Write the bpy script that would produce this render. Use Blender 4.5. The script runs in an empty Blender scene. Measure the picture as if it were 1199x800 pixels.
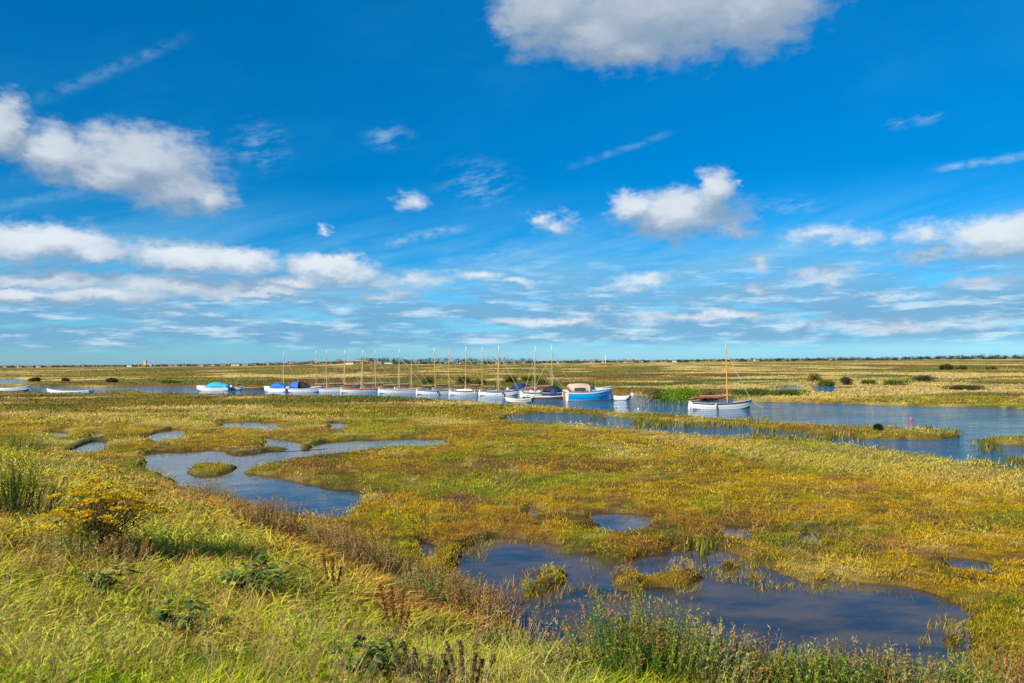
import bpy, math, random
import numpy as np
from mathutils import Matrix, Vector
random.seed(7)
rng = np.random.default_rng(7)
PI = math.pi
sc = bpy.context.scene
COL = sc.collection

# ------------------------------------------------------------------ camera, sky, sun, exposure
EYE = 4.5
FPX = 932.6
cam_d = bpy.data.cameras.new('camera'); cam = bpy.data.objects.new('camera', cam_d); COL.objects.link(cam)
cam_d.lens = 28.0; cam_d.sensor_width = 36.0; cam_d.clip_start = 0.1; cam_d.clip_end = 12000
RM = Matrix.Rotation(math.radians(90 + 1.42), 4, 'X') @ Matrix.Rotation(math.radians(-0.46), 4, 'Z')
cam.matrix_world = Matrix.Translation((0, 0, EYE)) @ RM
sc.camera = cam
RN = np.array(RM.to_3x3())

SUN_AZ, SUN_EL = 222.0, 31.0          # compass azimuth from +Y, clockwise: behind the camera on the left
sun_dir = Vector((math.sin(math.radians(SUN_AZ)) * math.cos(math.radians(SUN_EL)),
                  math.cos(math.radians(SUN_AZ)) * math.cos(math.radians(SUN_EL)), math.sin(math.radians(SUN_EL))))
sun_d = bpy.data.lights.new('sun', 'SUN'); sun = bpy.data.objects.new('sun', sun_d); COL.objects.link(sun)
sun_d.energy = 4.6; sun_d.angle = math.radians(0.5); sun_d.color = (1.0, 0.93, 0.80)
sun.rotation_euler = sun_dir.to_track_quat('Z', 'Y').to_euler(); sun.location = (-60, -60, 60)

sc.view_settings.view_transform = 'Standard'; sc.view_settings.look = 'None'
EXPO = 0.6
sc.view_settings.exposure = EXPO; sc.view_settings.gamma = 1.0; sc.view_settings.use_curve_mapping = False
sc.cycles.max_bounces = 6; sc.cycles.diffuse_bounces = 3; sc.cycles.glossy_bounces = 3
sc.cycles.transmission_bounces = 4; sc.cycles.transparent_max_bounces = 6


def pdir(px, py):
    d = RN @ np.array([(px - 599.5) / FPX, (400 - py) / FPX, -1.0])
    return d / np.linalg.norm(d)


def at(px, py, z=0.0):
    d = pdir(px, py)
    t = (z - EYE) / d[2]
    return (d[0] * t, d[1] * t)


def azel(px, py):
    d = pdir(px, py)
    return math.atan2(d[0], d[1]), math.asin(d[2])


# ---- world: Nishita sky with cumulus and cirrus in direction space
w = bpy.data.worlds.new('World'); sc.world = w; w.use_nodes = True
nt = w.node_tree; N = nt.nodes; L = nt.links
N.clear()


def nd(tree, typ, **kw):
    n = tree.nodes.new(typ)
    for k, v in kw.items():
        setattr(n, k, v)
    return n


def mth(tree, op, a, b=None, c=None, clamp=False):
    n = tree.nodes.new('ShaderNodeMath'); n.operation = op; n.use_clamp = clamp
    for i, v in enumerate((a, b, c)):
        if v is None: continue
        if isinstance(v, (int, float)): n.inputs[i].default_value = v
        else: tree.links.new(v, n.inputs[i])
    return n.outputs[0]


def sstep(tree, x, lo, hi, a=0.0, b=1.0):
    n = tree.nodes.new('ShaderNodeMapRange'); n.interpolation_type = 'SMOOTHSTEP'
    tree.links.new(x, n.inputs[0])
    n.inputs[1].default_value = lo; n.inputs[2].default_value = hi
    n.inputs[3].default_value = a; n.inputs[4].default_value = b
    return n.outputs[0]


def vmul(tree, v, k, add=(0, 0, 0)):
    n = tree.nodes.new('ShaderNodeVectorMath'); n.operation = 'MULTIPLY_ADD'
    tree.links.new(v, n.inputs[0]); n.inputs[1].default_value = k; n.inputs[2].default_value = add
    return n.outputs[0]


def noise(tree, v, scale, detail=4, rough=0.55, lac=2.0):
    n = tree.nodes.new('ShaderNodeTexNoise'); tree.links.new(v, n.inputs['Vector'])
    n.inputs['Scale'].default_value = scale; n.inputs['Detail'].default_value = detail
    n.inputs['Roughness'].default_value = rough; n.inputs['Lacunarity'].default_value = lac
    return n


def mixc(tree, f, a, b, blend='MIX'):
    n = tree.nodes.new('ShaderNodeMix'); n.data_type = 'RGBA'; n.blend_type = blend
    for s, v in ((n.inputs[0], f), (n.inputs[6], a), (n.inputs[7], b)):
        if isinstance(v, (int, float)): s.default_value = v
        elif isinstance(v, (tuple, list)): s.default_value = (*v, 1)
        else: tree.links.new(v, s)
    return n.outputs[2]


# cloud blobs: pixel centre, half width, half height (px of the photo), weight
CUM = [(330, 330, 60, 8), (560, 318, 30, 8), (1090, 300, 40, 8), (1030, 345, 60, 7), (820, 372, 120, 9), (1060, 378, 150, 10), (640, 378, 90, 8), (775, 14, 160, 52), (640, 16, 62, 42), (885, 10, 75, 44), (735, 58, 62, 20), (700, 40, 80, 30),
       (165, 192, 78, 36), (60, 180, 46, 28), (2, 148, 24, 32), (205, 222, 58, 26), (240, 232, 34, 18), (120, 205, 50, 22),
       (50, 284, 82, 22), (110, 296, 36, 12), (215, 298, 62, 19), (285, 302, 46, 18), (385, 316, 54, 19),
       (55, 328, 90, 10), (210, 333, 110, 12), (20, 346, 60, 9), (120, 350, 84, 12), (300, 341, 60, 8), (478, 326, 66, 14), (450, 345, 60, 8),
       (800, 250, 72, 28), (838, 222, 28, 22), (745, 240, 34, 18), (860, 270, 30, 16), (775, 236, 30, 16),
       (650, 263, 34, 17), (632, 254, 18, 12), (480, 235, 24, 13), (958, 279, 46, 14), (1005, 281, 26, 12), (1078, 277, 34, 15), (1170, 278, 60, 22), (1140, 272, 30, 12),
       (750, 331, 46, 11), (712, 358, 24, 7), (970, 322, 40, 13), (885, 336, 22, 10), (890, 306, 24, 10), (1150, 331, 44, 9), (376, 268, 14, 7), (600, 328, 36, 8), (870, 212, 8, 6)]
THIN = [(1085, 137, 16, 7), (1050, 145, 12, 6), (560, 215, 44, 26), (305, 172, 30, 26), (455, 160, 28, 14), (590, 300, 60, 18), (935, 240, 26, 10)]

grp = bpy.data.node_groups.new('cloud_field', 'ShaderNodeTree')
grp.interface.new_socket('Vector', in_out='INPUT', socket_type='NodeSocketVector')
grp.interface.new_socket('Distance', in_out='OUTPUT', socket_type='NodeSocketFloat')
gi = grp.nodes.new('NodeGroupInput'); go = grp.nodes.new('NodeGroupOutput')
acc = None
for (px, py, rx, ry) in CUM:
    a, e = azel(px, py)
    kx, ky = FPX / rx / math.cos(a) ** -2, FPX / ry
    kx = FPX / rx / 1.04; ky /= 1.04
    v = vmul(grp, gi.outputs[0], (kx, ky, 0), (-a * kx, -e * ky, 0))
    ln = grp.nodes.new('ShaderNodeVectorMath'); ln.operation = 'LENGTH'; grp.links.new(v, ln.inputs[0])
    lv = ln.outputs['Value']
    if ry <= 18 and px != 745 and (px > 440 or ry < 8): lv = mth(grp, 'ADD', mth(grp, 'MULTIPLY', lv, .60), 0.58 if rx > 26 else 0.64)     # thin little clouds
    acc = lv if acc is None else mth(grp, 'SMOOTH_MIN', acc, lv, 0.12)
grp.links.new(acc, go.inputs[0])

tc = nd(nt, 'ShaderNodeTexCoord')
sep = nd(nt, 'ShaderNodeSeparateXYZ'); L.new(tc.outputs['Generated'], sep.inputs[0])
az = mth(nt, 'ARCTAN2', sep.outputs[0], sep.outputs[1])
el = mth(nt, 'ARCSINE', sep.outputs[2])
comb = nd(nt, 'ShaderNodeCombineXYZ'); L.new(az, comb.inputs[0]); L.new(el, comb.inputs[1])
P = comb.outputs[0]
# finer cloud structure low down: warp in az/el, flattened
n1 = noise(nt, vmul(nt, P, (14, 26, 1)), 1.0, 6, 0.58)
n2 = noise(nt, vmul(nt, P, (60, 95, 1), (3, 7, 0)), 1.0, 5, 0.6)


def warp(v, n, k):
    c = nd(nt, 'ShaderNodeVectorMath', operation='MULTIPLY_ADD')
    L.new(n.outputs['Color'], c.inputs[0]); c.inputs[1].default_value = k; c.inputs[2].default_value = tuple(-x * .5 for x in k)
    a = nd(nt, 'ShaderNodeVectorMath', operation='ADD'); L.new(v, a.inputs[0]); L.new(c.outputs[0], a.inputs[1])
    return a.outputs[0]


PW = warp(warp(P, n1, (0.085, 0.042, 0)), n2, (0.020, 0.014, 0))
g1 = nd(nt, 'ShaderNodeGroup'); g1.node_tree = grp; L.new(PW, g1.inputs[0])
g2 = nd(nt, 'ShaderNodeGroup'); g2.node_tree = grp
L.new(vmul(nt, PW, (1, 1, 1), (-0.010, 0.026, 0)), g2.inputs[0])
D1 = g1.outputs[0]; D2 = g2.outputs[0]
nf = noise(nt, vmul(nt, P, (38, 62, 1), (1, 2, 0)), 1.0, 6, 0.62)
edge = mth(nt, 'MULTIPLY_ADD', nf.outputs[0], 1.0, mth(nt, 'ADD', D1, -0.5))
cov = sstep(nt, edge, 1.26, 0.48)
litv = sstep(nt, mth(nt, 'ADD', mth(nt, 'SUBTRACT', D2, D1), mth(nt, 'MULTIPLY_ADD', n2.outputs[0], 0.55, -0.275)), -0.55, 1.15)
# nearer the horizon clouds are paler
low = sstep(nt, el, 0.03, 0.26)
K = 2 ** -EXPO


def ck(*c): return tuple(v * K for v in c)


shade_c = mixc(nt, low, ck(0.26, 0.42, 0.60), ck(0.27, 0.37, 0.50))
lit_c = mixc(nt, sstep(nt, el, 0.12, 0.36), ck(0.80, 0.86, 0.92), ck(0.60, 0.66, 0.74))
cloud_c = mixc(nt, litv, shade_c, lit_c)

# low streaky bank of clouds
nb = noise(nt, vmul(nt, warp(P, n1, (.03, .012, 0)), (7, 42, 1), (5, 3, 0)), 1.0, 8, 0.64)
band = mth(nt, 'MULTIPLY', sstep(nt, el, 0.008, 0.028), sstep(nt, el, 0.16, 0.05))
streak = mth(nt, 'MULTIPLY', sstep(nt, mth(nt, 'ADD', nb.outputs[0], sstep(nt, az, -.1, .25, 0, .05)), 0.37, 0.54), band)
nb2 = noise(nt, vmul(nt, P, (16, 90, 1), (9, 1, 0)), 1.0, 6, 0.6)
streak_c = mixc(nt, sstep(nt, nb2.outputs[0], 0.47, 0.68), ck(0.19, 0.41, 0.65), ck(0.62, 0.78, 0.90))

# thin cirrus
rot = nd(nt, 'ShaderNodeVectorRotate', rotation_type='Z_AXIS'); L.new(P, rot.inputs['Vector']); rot.inputs['Angle'].default_value = math.radians(-14)
nc0 = noise(nt, vmul(nt, P, (3, 4, 1)), 1.0, 2)
rw = warp(rot.outputs[0], nc0, (0.10, 0.04, 0))
nc = noise(nt, vmul(nt, rw, (3.6, 8.5, 1)), 1.0, 7, 0.6)
ncm = noise(nt, vmul(nt, P, (2.1, 3.2, 1), (4, 4, 0)), 1.0, 2)
cir = mth(nt, 'MULTIPLY', sstep(nt, nc.outputs[0], 0.40, 0.78), sstep(nt, ncm.outputs[0], 0.34, 0.60))
cirk = sstep(nt, el, 0.45, 0.08, 0.14, 0.26)
cir = mth(nt, 'MULTIPLY', cir, cirk)
# high veil low in the sky
nv = noise(nt, vmul(nt, rw, (2.2, 22, 1), (2, 6, 0)), 1.0, 6, 0.6)
veil = mth(nt, 'MULTIPLY', sstep(nt, nv.outputs[0], 0.36, 0.66), mth(nt, 'MULTIPLY', sstep(nt, el, 0.02, 0.06), sstep(nt, el, 0.22, 0.07)))
veil = mth(nt, 'MULTIPLY', veil, 0.75)


def line(px0, py0, px1, py1, wpx, k):
    a0, e0 = azel(px0, py0); a1, e1 = azel(px1, py1)
    ang = math.atan2(e1 - e0, a1 - a0); ln_ = math.hypot(a1 - a0, e1 - e0)
    r = nd(nt, 'ShaderNodeVectorRotate', rotation_type='Z_AXIS'); L.new(warp(P, n2, (0.005, 0.005, 0)), r.inputs['Vector'])
    r.inputs['Center'].default_value = (a0, e0, 0); r.inputs['Angle'].default_value = -ang
    s = nd(nt, 'ShaderNodeSeparateXYZ'); L.new(r.outputs[0], s.inputs[0])
    u = mth(nt, 'SUBTRACT', s.outputs[0], a0); v = mth(nt, 'ABSOLUTE', mth(nt, 'SUBTRACT', s.outputs[1], e0))
    m = mth(nt, 'MULTIPLY', sstep(nt, u, 0, ln_ * .3), sstep(nt, u, ln_, ln_ * .7))
    m = mth(nt, 'MULTIPLY', m, sstep(nt, v, wpx / FPX, 0))
    return mth(nt, 'MULTIPLY', m, mth(nt, 'MULTIPLY', sstep(nt, n2.outputs[0], 0.3, 0.7), k))


lines = None
for ar in ((10, 130, 235, 35, 9, .2), (1080, 200, 1230, 178, 6, .6), (655, 200, 800, 150, 6, .22), (430, 290, 560, 262, 9, .6), (-20, 245, 110, 220, 7, .25)):
    q = line(*ar); lines = q if lines is None else mth(nt, 'MAXIMUM', lines, q)
thin = None
nth = noise(nt, vmul(nt, rot.outputs[0], (26, 80, 1)), 1.0, 6, 0.7)
for (px, py, rx, ry) in THIN:
    a, e = azel(px, py)
    v = vmul(nt, P, (FPX / rx, FPX / ry, 0), (-a * FPX / rx, -e * FPX / ry, 0))
    ln = nd(nt, 'ShaderNodeVectorMath', operation='LENGTH'); L.new(v, ln.inputs[0])
    q = sstep(nt, ln.outputs['Value'], 1.5, 0.0)
    thin = q if thin is None else mth(nt, 'MAXIMUM', thin, q)
thin = mth(nt, 'MULTIPLY', mth(nt, 'MULTIPLY', thin, sstep(nt, nth.outputs[0], 0.42, 0.72)), 0.5)

sky = nd(nt, 'ShaderNodeTexSky', sky_type='NISHITA'); sky.sun_disc = False
sky.sun_elevation = math.radians(SUN_EL); sky.sun_rotation = math.radians(SUN_AZ)
sky.altitude = 0; sky.air_density = 1.0; sky.dust_density = 0.4; sky.ozone_density = 3.0
SKY_K = 0.10
hsv = nd(nt, 'ShaderNodeHueSaturation'); L.new(sky.outputs[0], hsv.inputs['Color'])
hsv.inputs['Saturation'].default_value = 1.0; hsv.inputs['Value'].default_value = 1.0; hsv.inputs['Hue'].default_value = 0.5
# polariser-like tint of the sky colour by height above the horizon
ramp = nd(nt, 'ShaderNodeValToRGB'); L.new(mth(nt, 'MULTIPLY', el, 2.0), ramp.inputs[0])
cr = ramp.color_ramp
cr.elements[0].position = 0.0; cr.elements[0].color = (0.38, 0.74, 1.16, 1)
cr.elements[1].position = 1.0; cr.elements[1].color = (0.0, 0.62, 0.92, 1)
for p_, c_ in ((0.10, (0.20, 0.62, 1.00)), (0.24, (0.04, 0.49, 0.84)), (0.45, (0.0, 0.43, 0.75)), (0.72, (0.0, 0.50, 0.84))):
    e_ = cr.elements.new(p_); e_.color = (*c_, 1)
base = mixc(nt, 1.0, hsv.outputs[0], ramp.outputs[0], 'MULTIPLY')
scl = nd(nt, 'ShaderNodeVectorMath', operation='SCALE'); L.new(base, scl.inputs[0]); scl.inputs['Scale'].default_value = SKY_K
col = scl.outputs[0]
col = mixc(nt, cir, col, ck(0.05, 0.40, 0.74))
col = mixc(nt, veil, col, ck(0.27, 0.61, 0.86))
col = mixc(nt, mth(nt, 'MAXIMUM', thin, lines), col, ck(0.42, 0.66, 0.85))
col = mixc(nt, mth(nt, 'MULTIPLY', streak, 0.85), col, streak_c)
col = mixc(nt, mth(nt, 'MULTIPLY', cov, 0.95), col, cloud_c)
scl2 = nd(nt, 'ShaderNodeVectorMath', operation='SCALE'); L.new(col, scl2.inputs[0]); scl2.inputs['Scale'].default_value = 1 / SKY_K
bg = nd(nt, 'ShaderNodeBackground'); L.new(scl2.outputs[0], bg.inputs[0]); bg.inputs[1].default_value = SKY_K
wo = nd(nt, 'ShaderNodeOutputWorld'); L.new(bg.outputs[0], wo.inputs[0])
w.cycles.sampling_method = 'MANUAL'; w.cycles.sample_map_resolution = 512


# ------------------------------------------------------------------ numpy noise
_perm = rng.random(4096)


def _h(ix, iy, s):
    n = (ix * 374761393 + iy * 668265263 + s * 1274126177) & 0x7fffffff
    n = ((n ^ (n >> 13)) * 1274126177) & 0x7fffffff
    return ((n ^ (n >> 16)) & 0xffff) / 65535.0


def vnoise(x, y, s=0):
    ix = np.floor(x).astype(np.int64); iy = np.floor(y).astype(np.int64)
    fx = x - ix; fy = y - iy
    fx = fx * fx * (3 - 2 * fx); fy = fy * fy * (3 - 2 * fy)
    a = _h(ix, iy, s); b = _h(ix + 1, iy, s); c = _h(ix, iy + 1, s); d = _h(ix + 1, iy + 1, s)
    return (a * (1 - fx) + b * fx) * (1 - fy) + (c * (1 - fx) + d * fx) * fy


def fbm(x, y, s=0, o=4, g=0.5):
    t = 0; k = 1; m = 0
    for i in range(o):
        t = t + k * vnoise(x * 2 ** i + i * 17.3, y * 2 ** i - i * 9.1, s + i); m += k; k *= g
    return t / m - 0.5


def ss(x, a, b):
    t = np.clip((x - a) / (b - a), 0, 1); return t * t * (3 - 2 * t)


# ------------------------------------------------------------------ water outlines (traced as shore points, put at their real distance)
def mapped(poly, ztop=0.25):
    p = np.array(poly, float); n = len(p)
    area = 0.5 * np.sum(p[:, 0] * np.roll(p[:, 1], -1) - np.roll(p[:, 0], -1) * p[:, 1])
    out = []
    for i in range(n):
        t = p[(i + 1) % n] - p[i - 1]
        ny = -t[0] if area > 0 else t[0]          # outward normal y
        ny /= (np.hypot(*t) + 1e-6)
        z = ztop * float(np.clip(ny * 2.0, 0, 1))   # the near shore stands in front of the water
        out.append(at(p[i, 0], p[i, 1], z))
    return np.array(out)


def sdist(x, y, poly):
    n = len(poly); d2 = np.full(x.shape, 1e18); ins = np.zeros(x.shape, bool)
    for i in range(n):
        ax, ay = poly[i]; bx, by = poly[(i + 1) % n]
        ex, ey = bx - ax, by - ay
        t = np.clip(((x - ax) * ex + (y - ay) * ey) / (ex * ex + ey * ey + 1e-12), 0, 1)
        d2 = np.minimum(d2, (x - ax - t * ex) ** 2 + (y - ay - t * ey) ** 2)
        c = ((ay > y) != (by > y))
        with np.errstate(divide='ignore', invalid='ignore'):
            xi = (bx - ax) * (y - ay) / ((by - ay) if by != ay else 1e-9) + ax
        ins ^= c & (x < xi)
    d = np.sqrt(d2)
    return np.where(ins, -d, d)


CH_FAR = [(-520, 447), (-200, 450), (0, 451.5), (35, 452), (120, 453.5), (165, 453), (225, 452.5), (262, 454), (275, 456), (312, 456), (345, 455), (400, 456), (500, 457), (570, 458.5), (640, 460), (700, 462), (735, 463),
          (770, 466), (830, 467), (880, 470.5), (950, 472), (1000, 473.5), (1100, 476.5), (1199, 479), (1300, 482), (1500, 488), (1900, 500)]
CH_NEAR = [(1900, 680), (1500, 606), (1300, 570), (1199, 552), (1150, 545), (1100, 538), (1050, 530), (1000, 522), (960, 518), (900, 514), (830, 512), (800, 509), (760, 504), (700, 500), (650, 497), (610, 495), (588, 491),
           (598, 485), (640, 482.5), (700, 483.5), (735, 489), (800, 494), (860, 496), (900, 500), (950, 506), (1000, 511), (1050, 513), (1100, 513), (1128, 509.5),
           (1100, 505), (1040, 502), (960, 498), (900, 494.5), (850, 491), (800, 487), (760, 484.5), (715, 483), (660, 478.5), (620, 475), (590, 473.5), (560, 471), (530, 469), (500, 467), (460, 464.5), (420, 463.5), (350, 463), (300, 462.5), (260, 461.5),
           (200, 460.5), (172, 460), (160, 457.5), (138, 457.5), (124, 460), (100, 461.5), (60, 460.5), (0, 459.5), (-200, 460), (-520, 461)]
POOLS = [
    # winding pool in the middle of the marsh
    [(160, 534), (175, 531), (215, 529), (245, 527), (262, 530), (280, 533), (300, 531), (320, 528), (345, 527), (385, 519), (420, 515.5), (470, 514), (518, 514.5), (522, 517.5), (480, 520), (430, 523), (385, 528), (340, 535), (305, 542), (285, 550),
     (300, 556), (330, 561), (350, 567), (400, 573), (424, 578), (414, 590), (404, 600), (375, 604), (345, 598), (310, 588), (270, 580), (230, 572), (208, 562), (195, 554), (170, 541)],
    [(80, 525), (98, 520), (114, 516.5), (128, 517), (124, 523), (104, 527)],
    [(106, 508), (118, 507.3), (124, 509), (112, 510)],
    [(166, 513), (184, 507.5), (204, 503.5), (220, 504.5), (212, 510), (197, 513.5), (178, 515)],
    [(60, 507), (78, 506), (82, 509), (66, 509.5)], [(300, 499), (322, 498), (330, 500.5), (312, 501.5)], [(612, 596), (628, 594), (640, 597), (624, 599)],
    [(300, 514), (320, 512.5), (348, 517), (372, 519.5), (335, 522), (302, 521)],
    [(250, 494.5), (300, 494), (332, 495.5), (330, 498), (290, 500), (255, 499)],
    [(383, 496), (400, 495), (408, 498), (402, 502), (388, 501)],
    # big pool under the bank
    [(538, 664), (548, 650), (560, 640), (580, 634), (602, 633), (640, 639), (665, 648), (690, 653), (702, 660), (725, 664), (748, 661), (790, 649), (832, 646), (862, 654), (882, 664), (905, 673), (930, 683), (948, 691), (970, 691), (1000, 687), (1050, 691), (1080, 702), (1105, 716), (1120, 730),
     (1118, 742), (1135, 765), (1115, 800), (900, 800), (780, 790), (700, 780), (640, 760), (600, 720), (560, 690)],
    [(688, 607), (700, 604), (740, 603), (768, 607), (760, 613), (725, 617), (700, 615)],
    [(838, 619), (860, 617), (884, 620), (880, 625), (850, 625)],
    [(922, 627), (950, 626), (975, 630), (960, 633), (930, 631)],
    [(1085, 654), (1110, 652), (1150, 657), (1186, 663), (1182, 667), (1140, 664), (1100, 659)],
    [(486, 640), (495, 633), (520, 640), (512, 647), (492, 648)],
    [(492, 616), (500, 610), (506, 620), (498, 626)],
    # little waters beyond the channel
    [(-60, 444), (0, 443.2), (32, 443.6), (30, 448), (0, 449), (-60, 449)],
    [(950, 453), (962, 450), (980, 451), (976, 459), (958, 458)],
    [(900, 454), (925, 451.5), (948, 453), (930, 456)],
]
ISLES = [
    [(207, 549), (235, 544), (262, 543), (280, 546.5), (278, 551), (255, 555.5), (222, 557)],
    [(345, 522), (362, 519), (368, 523), (352, 526)],
    [(594, 697), (602, 686), (622, 680), (636, 670), (658, 667), (672, 672), (668, 684), (652, 692), (632, 700), (612, 703)],
    [(672, 672), (684, 668), (694, 676), (684, 682)],
    [(700, 684), (708, 672), (730, 668), (752, 670), (760, 676), (790, 670), (812, 664), (828, 676), (812, 684), (780, 690), (770, 697), (745, 697), (722, 700), (702, 696)],
    [(832, 661), (848, 656), (870, 661), (866, 670), (842, 669)],
    [(872, 676), (884, 671), (900, 680), (888, 684)],
    [(1092, 744), (1112, 738), (1135, 744), (1130, 756), (1102, 756)],
    [(1140, 515), (1165, 512.5), (1260, 512), (1350, 515), (1330, 521), (1210, 520), (1155, 519)],
]
PSHR = [.12, .1, .0, .15, .15, .15, .15, .45, .45, .3, 0, .22, .30, .35, .56, .38, .42, 0, 0, 0]
CHP = np.vstack([np.array([at(px, py, 0) for px, py in CH_FAR]), np.array([at(px, py, 0.12 if 470 < py else 0.15) for px, py in CH_NEAR])])
POOLP = [mapped(p) for p in POOLS]
ISLEP = [np.array([at(px, py, 0.1) for px, py in p]) for p in ISLES]

TOE = [(-620, 300), (-200, 145), (-90, 84), (-45, 54), at(-60, 507, .6), at(0, 515, .6), at(60, 525, .6), at(150, 540, .6), at(200, 556, .6), at(300, 588, .6), at(410, 618, .6), at(470, 652, .6), at(540, 684, .6), at(590, 702, .6), at(650, 744, .6),
       at(690, 740, .6), at(760, 742, .6), at(840, 762, .6), at(950, 784, .6), at(1080, 792, .6), at(1199, 794, .6), (12, 9.0), (25, 8), (60, 4), (200, -8), (600, -60)]
BANKP = np.array([tuple(p) for p in TOE] + [(600, -700), (-620, -700)])


def field(x, y):
    """returns height, signed distance to water, distance inside the bank"""
    r = np.hypot(x, y)
    wob = np.minimum(r, 90)
    q = fbm(x / 2.2, y / 2.2, 11, 4) * 0.9 * (0.35 + 0.018 * wob) + fbm(x / 0.7, y / 0.7, 5, 3, .6) * 0.45 * ss(r, 60, 25)
    sd = sdist(x, y, CHP)
    for p, g_ in zip(POOLP, PSHR):
        sd = np.minimum(sd, sdist(x, y, p) + g_)
    for p in ISLEP:
        sd = np.maximum(sd, -sdist(x, y, p))
    sd = sd + q
    bd = -sdist(x, y, BANKP)
    marsh = 0.20 + 0.10 * fbm(x / 4, y / 4, 21, 3) + 0.10 * fbm(x / 0.9, y / 0.9, 31, 3)
    t = ss(sd, -0.30, 0.40)
    h = -0.32 + (marsh + 0.32) * t
    far = ss(y, 95, 170) * ss(r, 60, 150)
    h = h + far * t * (0.12 + 0.35 * fbm(x / 30, y / 30, 41, 4) * ss(r, 420, 200))
    bb = np.clip(bd + 0.8 * fbm(x / 3, y / 3, 51, 3), 0, None)
    bank = 0.30 + 2.45 * (1 - np.exp(-bb * 0.135)) * 1.03 + 0.22 * fbm(x / 1.3, y / 1.3, 61, 3)
    k = ss(bb, 0.0, 0.8)
    h = h * (1 - k) + np.maximum(bank, h) * k
    # low rise of the coast far away
    h = h + 3.0 * ss(r, 900, 2200) * (0.3 + 0.7 * ss(x / r, -0.2, 0.5)) + 7 * np.exp(-((x + 290) / 110) ** 2 - ((y - 1500) / 200) ** 2) 
    return h, sd, bd


def H(x, y):
    return field(np.array([x], float), np.array([y], float))[0][0]


# ------------------------------------------------------------------ materials
def mat(name, col, rough=0.6, metal=0.0, nz=0.0, nscale=8.0, bump=0.0, spec=0.5, dirt=None):
    m = bpy.data.materials.new(name); m.use_nodes = True
    t = m.node_tree; b = t.nodes['Principled BSDF']
    b.inputs['Roughness'].default_value = rough; b.inputs['Metallic'].default_value = metal
    b.inputs['Specular IOR Level'].default_value = spec
    tcn = t.nodes.new('ShaderNodeTexCoord')
    n = noise(t, tcn.outputs['Object'], nscale, 5, 0.6)
    lo = tuple(c * (1 - nz) for c in col); hi = tuple(min(1, c * (1 + nz)) for c in col)
    t.links.new(mixc(t, n.outputs[0], lo, hi), b.inputs['Base Color'])
    if bump:
        bp = t.nodes.new('ShaderNodeBump'); bp.inputs['Strength'].default_value = bump; bp.inputs['Distance'].default_value = 0.02
        t.links.new(n.outputs[0], bp.inputs['Height']); t.links.new(bp.outputs[0], b.inputs['Normal'])
    return m


def foliage_mat(name, trans=0.35, gain=1.0):
    m = bpy.data.materials.new(name); m.use_nodes = True
    t = m.node_tree; t.nodes.clear()
    a = t.nodes.new('ShaderNodeAttribute'); a.attribute_name = 'tint'
    g = t.nodes.new('ShaderNodeVectorMath'); g.operation = 'SCALE'; t.links.new(a.outputs['Color'], g.inputs[0]); g.inputs['Scale'].default_value = gain
    d = t.nodes.new('ShaderNodeBsdfDiffuse'); t.links.new(g.outputs[0], d.inputs[0])
    tr = t.nodes.new('ShaderNodeBsdfTranslucent'); t.links.new(g.outputs[0], tr.inputs[0])
    mx = t.nodes.new('ShaderNodeMixShader'); mx.inputs[0].default_value = trans
    t.links.new(d.outputs[0], mx.inputs[1]); t.links.new(tr.outputs[0], mx.inputs[2])
    o = t.nodes.new('ShaderNodeOutputMaterial'); t.links.new(mx.outputs[0], o.inputs[0])
    return m


FOL = foliage_mat('foliage', .42)


# ------------------------------------------------------------------ mesh helpers
def link_mesh(name, V, F, m, parent=None, tint=None, smooth=False, loc=None):
    me = bpy.data.meshes.new(name)
    V = np.asarray(V, np.float32)
    if isinstance(F, tuple):          # (flat loop indices, face sizes)
        idx, sizes = F
        me.vertices.add(len(V)); me.vertices.foreach_set('co', V.ravel())
        me.loops.add(len(idx)); me.loops.foreach_set('vertex_index', idx.astype(np.int32))
        st = np.concatenate([[0], np.cumsum(sizes)[:-1]]).astype(np.int32)
        me.polygons.add(len(sizes)); me.polygons.foreach_set('loop_start', st); me.polygons.foreach_set('loop_total', sizes.astype(np.int32))
        me.update(calc_edges=True)
    else:
        me.from_pydata([tuple(map(float, v)) for v in V], [], F); me.update()
    if tint is not None:
        at_ = me.attributes.new('tint', 'FLOAT_COLOR', 'POINT')
        c = np.ones((len(V), 4), np.float32); c[:, :3] = tint
        at_.data.foreach_set('color', c.ravel())
    for mm in (m if isinstance(m, (list, tuple)) else [m]): me.materials.append(mm)
    if smooth: me.polygons.foreach_set('use_smooth', np.ones(len(me.polygons), bool))
    o = bpy.data.objects.new(name, me); COL.objects.link(o)
    if parent is not None: o.parent = parent
    if loc is not None: o.location = loc
    return o


def tag(o, label=None, cat=None, group=None, kind=None):
    if label: o['label'] = label
    if cat: o['category'] = cat
    if group: o['group'] = group
    if kind: o['kind'] = kind
    return o


def empty(name, loc, rz=0, **kw):
    o = bpy.data.objects.new(name, None); COL.objects.link(o); o.empty_display_size = 0.3
    o.location = loc; o.rotation_euler = (0, 0, rz)
    return tag(o, **kw)


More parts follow.
